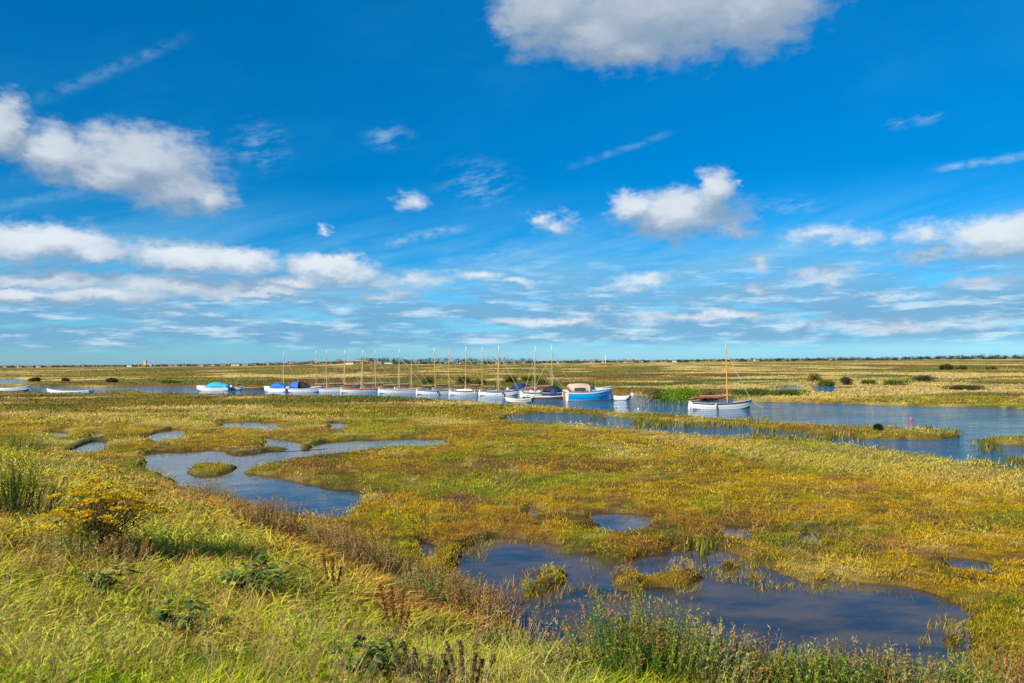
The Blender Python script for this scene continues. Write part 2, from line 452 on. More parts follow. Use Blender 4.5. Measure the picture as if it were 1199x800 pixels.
class Blades:
    """many curved tapering leaves as one mesh"""
    def __init__(s): s.V = []; s.C = []; s.n = 0; s.I = []; s.S = []

    def add(s, P, D, Ln, W, droop, Cc, side=None, shape='blade'):
        n = len(P)
        if n == 0: return
        D = D / np.linalg.norm(D, axis=1)[:, None]
        if side is None:
            a = rng.random(n) * 2 * PI
            side = np.stack([np.cos(a), np.sin(a), 0 * a], 1)
        side = side - D * np.sum(side * D, 1)[:, None]
        side /= np.linalg.norm(side, axis=1)[:, None] + 1e-9
        hz = D.copy(); hz[:, 2] = 0
        hz = hz / (np.linalg.norm(hz, axis=1)[:, None] + 1e-6)
        Ln = Ln[:, None]; W = W[:, None] * 0.5
        dr = np.asarray(droop).reshape(-1, 1) * Ln
        if shape == 'blade': ts = (0.0, 0.5); ws = (0.8, 1.0)
        else: ts = (0.0, 0.45); ws = (0.25, 1.0)
        rows = []
        for t, wf in zip(ts, ws):
            c = P + D * Ln * t + hz * dr * t * t * .6 - np.array([0, 0, 1.]) * dr * t * t * .8
            rows += [c - side * W * wf, c + side * W * wf]
        tip = P + D * Ln + hz * dr * .6 - np.array([0, 0, 1.]) * dr * .8
        rows.append(tip)
        V = np.stack(rows, 1).reshape(-1, 3)
        b = s.n + np.arange(n)[:, None] * 5
        s.I.append(np.concatenate([b + [0, 1, 3, 2], b + [2, 3, 4]], 1).ravel())
        s.S.append(np.tile([4, 3], n))
        s.V.append(V); s.C.append(np.repeat(Cc, 5, 0)); s.n += 5 * n

    def build(s, name, parent=None, m=None, loc=None):
        V = np.concatenate(s.V)
        if loc is not None: V = V - np.array(loc)
        return link_mesh(name, V, (np.concatenate(s.I), np.concatenate(s.S)), m or FOL, parent, np.concatenate(s.C), loc=loc)


def palette(cols, wts, n):
    k = rng.choice(len(cols), n, p=np.array(wts) / sum(wts)); return np.array(cols)[k]


# natural colours of the plants
OCHRE = np.array([.47, .28, .014]); OLIVE = np.array([.22, .21, .016]); LIME = np.array([.36, .36, .018]); RUST = np.array([.34, .15, .030])
STRAW = np.array([.66, .49, .13]); GREEN = np.array([.12, .19, .022]); GOLD = np.array([.58, .37, .018]); PURP = np.array([.26, .10, .08]); BROWN = np.array([.18, .10, .035])
VGREEN = np.array([.34, .50, .02]); DGREEN = np.array([.045, .085, .02]); SAGE = np.array([.25, .30, .10])


def lerp(a, b, t): return a + (b - a) * t[:, None]


def marsh_colour(x, y, sd):
    r = np.hypot(x, y)
    a = fbm(x / 5, y / 4, 71, 5, .6); b = fbm(x / 2.0, y / 1.5, 81, 5, .6); c = fbm(x / 15, y / 11, 91, 3)
    col = np.tile(OCHRE, (len(x), 1))
    col = lerp(col, GOLD, ss(b, 0.05, 0.24) * .7)
    col = lerp(col, OLIVE, ss(a, 0.0, 0.13) * .85)
    col = lerp(col, np.array([.30, .30, .02]), ss(c, 0.02, 0.14) * .6)
    col = lerp(col, LIME, ss(fbm(x / 3.1, y / 3.1, 101, 4), 0.06, 0.22) * .75)
    col = lerp(col, RUST, ss(fbm(x / 4.5, y / 3.6, 111, 4), 0.08, 0.24) * .75)
    col = lerp(col, BROWN, ss(fbm(x / 1.1, y / .9, 121, 4, .6), 0.03, 0.22) * .75)
    col = lerp(col, GREEN, ss(fbm(x / .8, y / .7, 125, 3, .6), 0.10, 0.26) * .6)
    col = lerp(col, PURP, ss(fbm(x / 1.7, y / 1.2, 127, 4, .6), 0.13, 0.26) * .55)
    col = lerp(col, STRAW, ss(fbm(x / .9, y / .6, 129, 4, .6), 0.13, 0.26) * .6)
    col = lerp(col, STRAW, ss(fbm(x / 5, y / 3.2, 131, 4) + 0.10 * ss(r, 35, 60), 0.14, 0.27) * .8)
    # straw coloured fringe of tall grass along the inlet on the right
    e = at(800, 512, 0); f_ = at(1180, 560, 0)
    dl = np.abs((f_[0] - e[0]) * (e[1] - y) - (e[0] - x) * (f_[1] - e[1])) / np.hypot(f_[0] - e[0], f_[1] - e[1])
    m = ss(dl + 4 * b, 4.2, .5) * (.35 + .65 * ss(x, 14, 19)) * (x > e[0] - 8) * (x < f_[0] + 14)
    col = lerp(col, STRAW, m * .85)
    # beyond the channel: dry grass near the shore on the right, olive and brown bands behind
    far = ss(y - 0.25 * x, 70, 84)
    ly = 60 * np.log(np.maximum(y, 20)); fa = fbm(x / 22, ly / 9, 141, 5, .6); fb = fbm(x / 45, ly / 16, 151, 5, .6); fc = fbm(x / 8, ly / 3.5, 161, 4, .6)
    fcol = np.tile(np.array([.31, .205, .03]), (len(x), 1))
    fcol = lerp(fcol, np.array([.15, .17, .03]), ss(fa, -.01, 0.10))
    fcol = lerp(fcol, np.array([.20, .115, .04]), ss(fb, 0.01, 0.10) * .85)
    fcol = lerp(fcol, np.array([.68, .48, .15]), ss(fbm(x / 30, ly / 9, 171, 5, .6) + .17 * ss(sd, 16, 3) * ss(x, 5, 25) + .06 * ss(x, 0, 40), 0.07, 0.15) * .95)
    fcol = lerp(fcol, np.array([.08, .12, .025]), ss(fc, .12, .24) * .8)
    col = col * (1 - far[:, None]) + fcol * far[:, None]
    return col


def bank_colour(x, y, bd):
    return np.clip(bank_colour0(x, y, bd) * np.array([1.92, 1.90, .95]), 0, .8)


def bank_colour0(x, y, bd):
    a = fbm(x / 2.4, y / 2.4, 201, 4); b = fbm(x / 1.2, y / 1.2, 211, 4); c = fbm(x / 4, y / 4, 221, 3)
    col = np.tile(np.array([.40, .30, .06]), (len(x), 1))
    r = np.hypot(x, y)
    g = ss(r + 5 * c, 14.5, 7.0) * ss(x, 3.0, 0.2)
    col = lerp(col, VGREEN, g * .95)
    col = lerp(col, SAGE, ss(a, 0.04, 0.2) * .5)
    col = lerp(col, STRAW, ss(b, 0.04, 0.2) * .6)
    col = lerp(col, LIME, ss(fbm(x / 1.5, y / 1.5, 231, 3), 0.06, 0.2) * .7)
    col = lerp(col, GREEN, ss(fbm(x / .8, y / .8, 251, 3), 0.10, 0.26) * .75)
    col = lerp(col, DGREEN, ss(fbm(x / 1.1, y / 1.1, 261, 4, .6), 0.12, 0.26) * .6)
    col = lerp(col, np.array([.50, .30, .10]), ss(fbm(x / 1.7, y / 1.7, 271, 4, .6), 0.05, 0.2) * .5 * ss(r, 6.5, 10))
    red = ss(bd + 2 * a, 4.0, .3) * ss(y, 7, 12)
    col = lerp(col, np.array([.36, .17, .07]), red * .75)
    col = lerp(col, PURP, ss(fbm(x / 1.6, y / 1.6, 241, 3) + .12 * red, 0.14, 0.28) * .7)
    return col


# ------------------------------------------------------------------ ground sheet (polar grid, denser where the camera looks)
azs = np.radians(np.concatenate([np.arange(-180, -50, 5), np.arange(-50, 50, 0.26), np.arange(50, 180.1, 5)]))
rs = [1.5]
while rs[-1] < 6500: rs.append(rs[-1] * (1.0105 if rs[-1] < 600 else 1.03))
rs = np.array(rs)
A, R = np.meshgrid(azs, rs)
gx = (R * np.sin(A)).ravel(); gy = (R * np.cos(A)).ravel()
gh, gsd, gbd = field(gx, gy)
nr, na = A.shape
V = np.stack([gx, gy, gh], 1)
i = np.arange(nr - 1)[:, None] * na + np.arange(na - 1)[None, :]
F = np.stack([i, i + na, i + na + 1, i + 1], -1).reshape(-1)
V = np.vstack([V, [[0, 0, H(0, 0)]]])
fan = np.stack([np.full(na - 1, len(V) - 1), np.arange(na - 1), np.arange(na - 1) + 1], 1)
mc = marsh_colour(gx, gy, gsd)
mud = ss(gsd, .7, .1)[:, None] * np.clip(1 - np.hypot(gx, gy) / 220, .15, 1)[:, None]
mc = mc * (0.60 + .06 * ss(np.hypot(gx, gy), 40, 90)[:, None]) * (1 - mud * .8) + np.array([.045, .032, .018]) * mud * .8
bc = bank_colour(gx, gy, gbd) * .45
kb = ss(gbd, 0, .8)[:, None]
tint = mc * (1 - kb) + bc * kb
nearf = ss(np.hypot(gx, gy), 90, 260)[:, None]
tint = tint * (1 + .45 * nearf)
tint = np.vstack([tint, [[.2, .2, .03]]])
gm = bpy.data.materials.new('marsh_ground'); gm.use_nodes = True
t = gm.node_tree; b = t.nodes['Principled BSDF']; b.inputs['Roughness'].default_value = .95; b.inputs['Specular IOR Level'].default_value = .1
an = t.nodes.new('ShaderNodeAttribute'); an.attribute_name = 'tint'
geo = t.nodes.new('ShaderNodeNewGeometry')
n_a = noise(t, geo.outputs['Position'], 2.2, 6, .7)
n_b = noise(t, vmul(t, geo.outputs['Position'], (.12, .12, 1)), 1.0, 6, .7)
k1 = sstep(t, n_a.outputs[0], .3, .7, .6, 1.35)
k2 = sstep(t, n_b.outputs[0], .32, .68, .65, 1.35)
sv = t.nodes.new('ShaderNodeVectorMath'); sv.operation = 'SCALE'
t.links.new(an.outputs['Color'], sv.inputs[0]); t.links.new(mth(t, 'MULTIPLY', k1, k2), sv.inputs['Scale'])
t.links.new(sv.outputs[0], b.inputs['Base Color'])
bp = t.nodes.new('ShaderNodeBump'); bp.inputs['Strength'].default_value = .8; bp.inputs['Distance'].default_value = .15
t.links.new(n_a.outputs[0], bp.inputs['Height']); t.links.new(bp.outputs[0], b.inputs['Normal'])
ground = link_mesh('ground', V, (np.concatenate([F, fan.ravel()]), np.concatenate([np.full(len(F) // 4, 4), np.full(len(fan), 3)])), gm, tint=tint, smooth=True)
tag(ground, kind='structure')


# ------------------------------------------------------------------ water
def water_mat(name, col, s1, s2, strength, rough=.04):
    m = bpy.data.materials.new(name); m.use_nodes = True
    t = m.node_tree; b = t.nodes['Principled BSDF']
    b.inputs['Base Color'].default_value = (*col, 1); b.inputs['Roughness'].default_value = rough; b.inputs['IOR'].default_value = 1.33
    if name == 'pool_water': b.inputs['Specular IOR Level'].default_value = .40
    g = t.nodes.new('ShaderNodeNewGeometry')
    r = t.nodes.new('ShaderNodeVectorRotate'); r.rotation_type = 'Z_AXIS'; r.inputs['Angle'].default_value = math.radians(-25)
    t.links.new(g.outputs['Position'], r.inputs['Vector'])
    a = noise(t, vmul(t, r.outputs[0], (s1 * .6, s1, 1)), 1.0, 4, .6)
    c = noise(t, vmul(t, r.outputs[0], (s2 * .35, s2, 1), (5, 5, 0)), 1.0, 3, .5)
    gust = noise(t, vmul(t, g.outputs['Position'], (.05, .11, 1)), 1.0, 4, .6)
    hgt = mth(t, 'MULTIPLY', mth(t, 'MULTIPLY_ADD', c.outputs[0], 1.6, a.outputs[0]), sstep(t, gust.outputs[0], .3, .7, .45, 1.2))
    bp = t.nodes.new('ShaderNodeBump'); bp.inputs['Strength'].default_value = 1.0; bp.inputs['Distance'].default_value = strength
    t.links.new(hgt, bp.inputs['Height']); t.links.new(bp.outputs[0], b.inputs['Normal'])
    return m


WCH = water_mat('channel_water', (.012, .085, .165), 2.4, .8, .19)
def pool_bottom(m):
    t = m.node_tree; b = t.nodes['Principled BSDF']; g = t.nodes.new('ShaderNodeNewGeometry')
    n = noise(t, vmul(t, g.outputs['Position'], (.45, .8, 1)), 1.0, 6, .65)
    t.links.new(mixc(t, sstep(t, n.outputs[0], .36, .62), (.026, .030, .034), (.110, .074, .040)), b.inputs['Base Color'])


WPL = water_mat('pool_water', (.078, .048, .024), 5.0, 1.4, .0045); pool_bottom(WPL)
S = 7000
o = link_mesh('channel_water', [(-S, -S, 0), (S, -S, 0), (S, S, 0), (-S, S, 0)], [(0, 1, 2, 3)], WCH); tag(o, kind='structure')
PZ = .03


def hull2(pts):
    pts = sorted(map(tuple, pts)); out = []
    for seq in (pts, pts[::-1]):
        h_ = []
        for p in seq:
            while len(h_) > 1 and (h_[-1][0] - h_[-2][0]) * (p[1] - h_[-2][1]) - (h_[-1][1] - h_[-2][1]) * (p[0] - h_[-2][0]) <= 0: h_.pop()
            h_.append(p)
        out += h_[:-1]
    return np.array(out)


for p, src in zip(POOLP, POOLS):
    if src[0][1] < 480: continue
    c = p.mean(0); d = p - c; q = p + d / np.linalg.norm(d, axis=1)[:, None] * .9; q = hull2(q)
    x0, y0 = q.min(0); x1, y1 = q.max(0)
    PZ += .0025; me_v = [(x, y, PZ) for x, y in q]
    o = link_mesh('pool_water', me_v, [tuple(range(len(q)))], WPL); tag(o, kind='structure')


# ------------------------------------------------------------------ vegetation cover
def sample(n, r0, r1, p, amax=44, a0=None):
    u = rng.random(n); k = 1 - p
    r = (r0 ** k + u * (r1 ** k - r0 ** k)) ** (1 / k)
    a = np.radians((rng.random(n) * 2 - 1) * amax) if a0 is None else np.radians(a0[0] + rng.random(n) * (a0[1] - a0[0]))
    return r * np.sin(a), r * np.cos(a), r


def jitter(col, n, k=.28):
    return np.clip(col * (1 + (rng.random((n, 1)) - .5) * 2 * k) * (1 + (rng.random((n, 3)) - .5) * .2), 0.004, .85)


def leaning(n, lean, bias=(0.25, 0.1)):
    a = rng.random(n) * 2 * PI; l = rng.random(n) * lean
    return np.stack([np.cos(a) * l + bias[0], np.sin(a) * l + bias[1], np.ones(n)], 1)


# marsh plants: low fleshy tufts
B = Blades()
x, y, r = sample(580000, 9.0, 100, 1.85)
h, sd, bd = field(x, y)
tuft = fbm(x / .55, y / .55, 301, 3)
ok = (sd > -.06) & (bd < .5) & (h > .02) & (tuft + rng.random(len(x)) * .5 > -.02)
x, y, r, h, sd, tuft = (q[ok] for q in (x, y, r, h, sd, tuft)); n = len(x)
col = jitter(marsh_colour(x, y, sd) * np.array([1.26, 1.28, .85]), n, .24)
edge_k = ss(sd, 1.0, .1) * (rng.random(n) < .5)
col = lerp(col, GOLD, edge_k * .5)
col = col * (.80 + .35 * ss(tuft, -.15, .2))[:, None]
Ln = (.030 + .055 * rng.random(n)) * (1 + .018 * r)
W = np.maximum(.005, .00075 * r) * (.5 + .9 * rng.random(n))
hum = np.clip(tuft * 1.1 + .12, 0, .4) * rng.random(n) ** .6 * .75
B.add(np.stack([x, y, h - .02 + hum], 1), leaning(n, 1.15, (0, 0)), Ln, W, rng.random(n) * .3, col, shape='leaf')
# scattered taller grass
x, y, r = sample(46000, 9.5, 100, 1.7)
h, sd, bd = field(x, y)
tf = fbm(x / 3.3, y / 3.3, 331, 3)
ok = (sd > .1) & (bd < .5) & (h > .05) & (tf > .05)
x, y, r, h, sd = (q[ok] for q in (x, y, r, h, sd)); n = len(x)
col = jitter(lerp(marsh_colour(x, y, sd), STRAW, np.full(n, .45)), n, .25)
B.add(np.stack([x, y, h - .02], 1), leaning(n, .8, (.1, .05)), .14 + .16 * rng.random(n), np.maximum(.004, .0007 * r), rng.random(n) * .6, col)
# straw fringe along the inlet
e = at(790, 512, .1); f_ = at(1330, 592, .1); n0 = 7000
u = rng.random(n0); off = rng.normal(0, 1.1, n0) - 1.2
dx, dy = f_[0] - e[0], f_[1] - e[1]; ll = math.hypot(dx, dy)
x = e[0] + dx * u + off * (-dy / ll) * -1 * -1; y = e[1] + dy * u + off * (dx / ll)
x2 = e[0] + dx * u - off * (dy / ll); y2 = e[1] + dy * u + off * (dx / ll)
h, sd, bd = field(x2, y2); ok = (sd > .15) & (h > .03); x, y, h = x2[ok], y2[ok], h[ok]; n = len(x)
r = np.hypot(x, y)
B.add(np.stack([x, y, h - .02], 1), leaning(n, .8, (.15, .05)), .15 + .2 * rng.random(n), np.maximum(.005, .0006 * r), .3 + rng.random(n) * .5, jitter(np.tile(STRAW, (n, 1)), n, .2))
o = B.build('marsh_vegetation'); tag(o, kind='stuff', label='low ochre and olive saltmarsh plants covering the flats', cat='ground cover')

# beyond the channel
B = Blades()
x, y, r = sample(110000, 60, 900, 1.55, 42)
h, sd, bd = field(x, y)
tf = fbm(x / 8, 60 * np.log(y + 20) / 3, 341, 4)
ok = (sd > .3) & (h > .05) & (y - .25 * x > 66) & (tf + rng.random(len(x)) * .4 > .0) & (bd < 0)
x, y, r, h, sd, tf = (q[ok] for q in (x, y, r, h, sd, tf)); n = len(x)
col = jitter(marsh_colour(x, y, sd), n, .16)
dark = (rng.random(n) < .05)[:, None]; col = np.where(dark, col * .45, col)
B.add(np.stack([x, y, h - .05], 1), leaning(n, .9), (.12 + .22 * rng.random(n)) * (1 + .0008 * r), .0015 * r * (.5 + rng.random(n)), rng.random(n) * .3, col, shape='leaf')
o = B.build('far_marsh_grass'); tag(o, kind='stuff', label='dry straw and olive grassland beyond the channel', cat='grass')

# emergent stems in the flooded inlet
B = Blades()
for (px0, px1, py0, py1, nn) in ((880, 1010, 502, 519, 420), (1140, 1230, 516, 556, 520), (740, 900, 491, 502, 480), (1010, 1125, 503, 513, 260), (1060, 1130, 508, 512, 60), (770, 830, 640, 665, 60), (690, 720, 480, 492, 60)):
    q = np.array([at(px0 + (px1 - px0) * rng.random(), py0 + (py1 - py0) * rng.random(), 0) for _ in range(nn)])
    x, y = q[:, 0], q[:, 1]; cl = fbm(x / 1.6, y / 1.6, 351, 3); k = cl > -.02; x, y = x[k], y[k]; n = len(x)
    for rep in range(5):
        xx = x + rng.normal(0, .12, n); yy = y + rng.normal(0, .12, n)
        B.add(np.stack([xx, yy, np.full(n, -.03)], 1), leaning(n, .25, (.06, 0)), .22 + .3 * rng.random(n), .03 + .03 * rng.random(n), rng.random(n) * .2, jitter(palette([OLIVE, BROWN, GREEN * .8, STRAW * .7], [4, 2, 3, 2], n), n), shape='leaf')
# loose stems standing in the shallow edges of the near pool
pc = POOLP[10]
x = rng.uniform(pc[:, 0].min(), pc[:, 0].max(), 26000); y = rng.uniform(pc[:, 1].min(), pc[:, 1].max(), 26000)
h, sd, bd = field(x, y); ok = (sd > -.35) & (sd < .1) & (bd < .2) & (fbm(x / .7, y / .7, 361, 2) > .03)
x, y = x[ok], y[ok]; n = len(x)
B.add(np.stack([x, y, np.full(n, 0.02)], 1), leaning(n, .7, (.1, 0)), .06 + .2 * rng.random(n), .006 + .008 * rng.random(n), rng.random(n) * .4, jitter(palette([OLIVE, BROWN, STRAW * .7, GOLD], [3, 2, 3, 2], n), n))
o = B.build('emergent_reeds'); tag(o, kind='stuff', label='sparse olive stems standing in shallow flooded edges', cat='reeds')

# the bank: long grass
B = Blades()
x, y, r = sample(430000, 3.6, 60, 1.55, a0=(-46, 44))
h, sd, bd = field(x, y)
tf = fbm(x / .6, y / .6, 371, 3)
ok = (bd > -.15) & (h > .04) & (tf + rng.random(len(x)) * .5 > .0)
x, y, r, h, bd, tf = (q[ok] for q in (x, y, r, h, bd, tf)); n = len(x)
col = jitter(bank_colour(x, y, bd), n, .45)
pick = rng.random(n)
col = np.where((pick < .17)[:, None], jitter(np.tile(STRAW, (n, 1)), n), col)
col = np.where(((pick > .17) & (pick < .25))[:, None], jitter(np.tile(np.array([.40, .16, .06]), (n, 1)), n), col)
wind = fbm(x / 1.5, y / 1.5, 381, 2)
D = leaning(n, 1.5, (0, 0)); D[:, 0] += .04 + wind * .6 + .9 * fbm(x / .5, y / .5, 383, 2); D[:, 1] += .05 - wind * .4 + .9 * fbm(x / .5, y / .5, 385, 2)
hgt = .18 + .32 * rng.random(n) ** 1.2 + .3 * np.clip(tf, 0, .3)
hgt *= (.75 + .5 * ss(bd, .3, 3.0)) * (.8 + 1.3 * np.clip(fbm(x / 1.1, y / 1.1, 387, 3), -.2, .3))
B.add(np.stack([x, y, h - .03], 1), D, hgt, np.maximum(.005, .0009 * r) * (.6 + .8 * rng.random(n)), .25 + rng.random(n) * .7, col)
# short broad leaves low in the sward
k = rng.random(n) < .22; m_ = k.sum()
B.add(np.stack([x[k], y[k], h[k] + rng.random(m_) * .12], 1), leaning(m_, 1.8), .05 + .06 * rng.random(m_), .02 + .02 * rng.random(m_), rng.random(m_) * .3,
      jitter(lerp(bank_colour(x[k], y[k], bd[k]), GREEN, np.full(m_, .55)), m_, .4), shape='leaf')
o = B.build('bank_grass'); tag(o, kind='stuff', label='long tangled green and straw grass on the near bank', cat='grass')

# seed heads on thin stalks
B = Blades()
x, y, r = sample(11000, 4.2, 40, 1.5, a0=(-44, 42))
h, sd, bd = field(x, y); ok = (bd > .2) & (fbm(x / 1.4, y / 1.4, 391, 2) > -.02)
x, y, r, h = x[ok], y[ok], r[ok], h[ok]; n = len(x)
D = leaning(n, .45, (.2, .05)); D /= np.linalg.norm(D, axis=1)[:, None]
Ln = .38 + .32 * rng.random(n); c = jitter(palette([STRAW, np.array([.42, .20, .09]), np.array([.50, .36, .16])], [3, 3, 3], n), n)
base = np.stack([x, y, h], 1)
B.add(base, D, Ln, np.maximum(.003, .0006 * r), np.full(n, .12), c)
for q in range(7):
    f = .70 + .3 * q / 7
    B.add(base + D * (Ln * f * .93)[:, None], D + rng.normal(0, .45, (n, 3)), .035 + .03 * rng.random(n), np.maximum(.006, .0008 * r), np.full(n, .3), c, shape='leaf')
o = B.build('seeding_grass'); tag(o, kind='stuff', label='thin brown and straw seed heads above the bank grass', cat='grass')
#==PART2==

# ------------------------------------------------------------------ materials of the boats and buildings
WHITE = mat('white_paint', (.76, .75, .71), .4, nz=.14, nscale=3)
CREAM = mat('cream_paint', (.72, .64, .48), .45, nz=.1, nscale=4)
DARKB = mat('dark_bottom', (.05, .035, .03), .7, nz=.3)
NAVY = mat('navy_canvas', (.012, .03, .14), .8, nz=.25, nscale=6, bump=.3)
BLUEC = mat('blue_canvas', (.015, .12, .48), .75, nz=.2, nscale=6, bump=.3)
TURQ = mat('turquoise_canvas', (.02, .34, .52), .75, nz=.2, nscale=6, bump=.3)
BLACKC = mat('black_canvas', (.015, .015, .02), .8, nz=.2)
PEACH = mat('peach_canvas', (.60, .40, .27), .8, nz=.12, nscale=5, bump=.3)
BLUEH = mat('sky_blue_paint', (.008, .40, .76), .35, nz=.06, nscale=3)
STRIPE = mat('dark_blue_paint', (.03, .05, .16), .4, nz=.1)
REDP = mat('dull_red_paint', (.42, .07, .04), .5, nz=.15)
WOOD = mat('varnished_spar', (.56, .29, .08), .4, nz=.25, nscale=10)
WOODP = mat('pale_spar', (.62, .42, .19), .45, nz=.2, nscale=10)
TANSAIL = mat('furled_tan_sail', (.26, .075, .04), .85, nz=.3, nscale=9, bump=.5)
DKSAIL = mat('furled_brown_cover', (.12, .055, .04), .85, nz=.3, nscale=9, bump=.5)
ROPE = mat('pale_rope', (.50, .42, .28), .8, nz=.15)
GREYP = mat('grey_paint', (.33, .35, .37), .5, nz=.1)
METAL = mat('outboard_casing', (.50, .52, .55), .35, nz=.1)
BLACKP = mat('black_plastic', (.02, .02, .024), .4, nz=.1)
GLASS = mat('dark_window_glass', (.05, .08, .12), .08)
RUSTM = mat('rusty_iron', (.40, .15, .04), .8, nz=.3)
FLOORB = mat('bottom_boards', (.30, .20, .11), .7, nz=.25)
PINK = mat('pink_float', (.75, .07, .11), .4, nz=.08)
BROWNH = mat('brown_hull', (.20, .10, .05), .6, nz=.25)


def hit(px, py):
    d = pdir(px, py); t = np.concatenate([np.arange(2, 60, .05), np.arange(60, 400, .5)])
    x = d[0] * t; y = d[1] * t; z = EYE + d[2] * t
    h = field(x, y)[0]; k = int(np.argmax(z < h)); return x[k], y[k], h[k]


def tube(path, rad, n=6):
    path = [Vector(p) for p in path]; V = []; F = []
    if not isinstance(rad, (list, tuple)): rad = [rad] * len(path)
    for i, p in enumerate(path):
        t = (path[min(i + 1, len(path) - 1)] - path[max(i - 1, 0)]).normalized()
        u = t.cross(Vector((0, 0, 1)) if abs(t.z) < .9 else Vector((1, 0, 0))).normalized(); v = t.cross(u)
        for k in range(n):
            a = 2 * PI * k / n; V.append(p + (u * math.cos(a) + v * math.sin(a)) * rad[i])
    for i in range(len(path) - 1):
        for k in range(n):
            F.append((i * n + k, i * n + (k + 1) % n, (i + 1) * n + (k + 1) % n, (i + 1) * n + k))
    F.append(tuple(range(n))[::-1]); F.append(tuple(range((len(path) - 1) * n, len(path) * n)))
    return V, F


def join(*parts):
    V = []; F = []
    for v, f in parts:
        b = len(V); V += list(v); F += [tuple(b + i for i in q) for q in f]
    return V, F


def box(x0, x1, y0, y1, z0, z1):
    V = [(x, y, z) for z in (z0, z1) for x, y in ((x0, y0), (x1, y0), (x1, y1), (x0, y1))]
    return V, [(3, 2, 1, 0), (4, 5, 6, 7), (0, 1, 5, 4), (1, 2, 6, 5), (2, 3, 7, 6), (3, 0, 4, 7)]


def arch(secs, n=9, p=.8):
    """closed shell lofted through arched sections (x, half width, base z, height)"""
    V = []; F = []
    for x, hw, z0, hh in secs:
        for k in range(n):
            a = PI * k / (n - 1); c = math.cos(a); s_ = math.sin(a)
            V.append((x, hw * math.copysign(abs(c) ** p, c), z0 + hh * s_ ** p))
    for i in range(len(secs) - 1):
        for k in range(n - 1):
            F.append((i * n + k, i * n + k + 1, (i + 1) * n + k + 1, (i + 1) * n + k))
        F.append((i * n + n - 1, i * n, (i + 1) * n, (i + 1) * n + n - 1))
    F.append(tuple(range(n))); F.append(tuple(range((len(secs) - 1) * n, len(secs) * n))[::-1])
    return V, F


class Hull:
    def __init__(s, L, beam, fb=.5, bow=.28, stern=.1, tr=.62, draft=.25, rake=.18):
        s.__dict__.update(locals())

    def half(s, u):
        return s.beam / 2 * (s.tr + (1 - s.tr) * math.sin(PI / 2 * u / .42) if u < .42 else max(0.012, (1 - ((u - .42) / .58) ** 2.3)) ** .85)

    def sheer(s, u):
        return s.fb + s.stern * max(0, 1 - u / .45) ** 2 + s.bow * max(0, (u - .35) / .65) ** 2

    def keel(s, u): return -s.draft + (s.draft + .02) * max(0, (u - .75) / .25) ** 2.5 + .08 * max(0, 1 - u / .2)

    def x(s, u, a): return (u - .5) * s.L + s.rake * a * u ** 4 - (.08 * a if u == 0 else 0)

    def mesh(s, open_=True):
        nu, na_ = 18, 8; V = []; F = []; M = []
        for i in range(nu + 1):
            u = i / nu; b, sh, ke = s.half(u), s.sheer(u), s.keel(u)
            pr = []
            for k in range(na_):
                a = k / (na_ - 1); pr.append((s.x(u, a), b * a ** .27 * (1 + .02 * (k % 2)), ke + (sh - ke) * a ** 1.45))
            inn = [(s.x(u, 1), max(0, b - .035), sh + .002), (s.x(u, .8), max(0, b * .86 - .035), .10 + .4 * (sh - .10)), (s.x(u, .8), 0, .06)] if open_ else [(s.x(u, 1), b * .5, sh + .06), (s.x(u, 1), 0, sh + .08)]
            half = pr + inn
            ring = half + [(x, -y, z) for x, y, z in half[::-1]]
            V += ring
        m = len(ring)
        for i in range(nu):
            for k in range(m - 1):
                F.append((i * m + k, (i + 1) * m + k, (i + 1) * m + k + 1, i * m + k + 1))
                kk = min(k, m - 2 - k); M.append(1 if kk < 3 else (0 if kk < na_ else 2))
        kf = len(half)
        outer = list(range(na_)) + [m - 1 - j for j in range(na_ - 1, -1, -1)]
        F.append(tuple(outer[::-1])); M.append(3); F.append(tuple(nu * m + j for j in outer)); M.append(0)
        if open_:
            F.append(tuple([na_ - 1, na_, na_ + 1, na_ + 2, m - na_ - 3, m - na_ - 2, m - na_ - 1, m - na_])); M.append(3)
        return V, F, M


def add_hull(root, Hh, mats, open_=True):
    V, F, M = Hh.mesh(open_)
    o = link_mesh('hull', V, F, mats, root)
    o.data.polygons.foreach_set('material_index', M); return o


def band(Hh, m, root, name='rubbing_strake', dz=-.07, hgt=.10, out=.02):
    V = []; F = []
    for sgn in (1, -1):
        b0 = len(V)
        for i in range(19):
            u = i / 18; b = Hh.half(u) + out; z = Hh.sheer(u) + dz
            V += [(Hh.x(u, 1), sgn * (b - .045), z - hgt / 2), (Hh.x(u, 1) + (.03 if i == 18 else 0), sgn * b, z - hgt / 2), (Hh.x(u, 1) + (.03 if i == 18 else 0), sgn * b, z + hgt / 2), (Hh.x(u, 1), sgn * (b - .045), z + hgt / 2)]
        for i in range(18):
            for k in range(4): F.append((b0 + i * 4 + k, b0 + i * 4 + (k + 1) % 4, b0 + i * 4 + 4 + (k + 1) % 4, b0 + i * 4 + 4 + k))
        F += [tuple(b0 + j for j in (0, 1, 2, 3)), tuple(b0 + 72 + j for j in (3, 2, 1, 0))]
    return link_mesh(name, V, F, m, root)


def thwart(Hh, u, root, m=None, dz=-.16):
    b = Hh.half(u) - .04; x = Hh.x(u, .8); z = Hh.sheer(u) + dz
    return link_mesh('thwart', *box(x - .12, x + .12, -b, b, z - .03, z), m or WOODP, root)


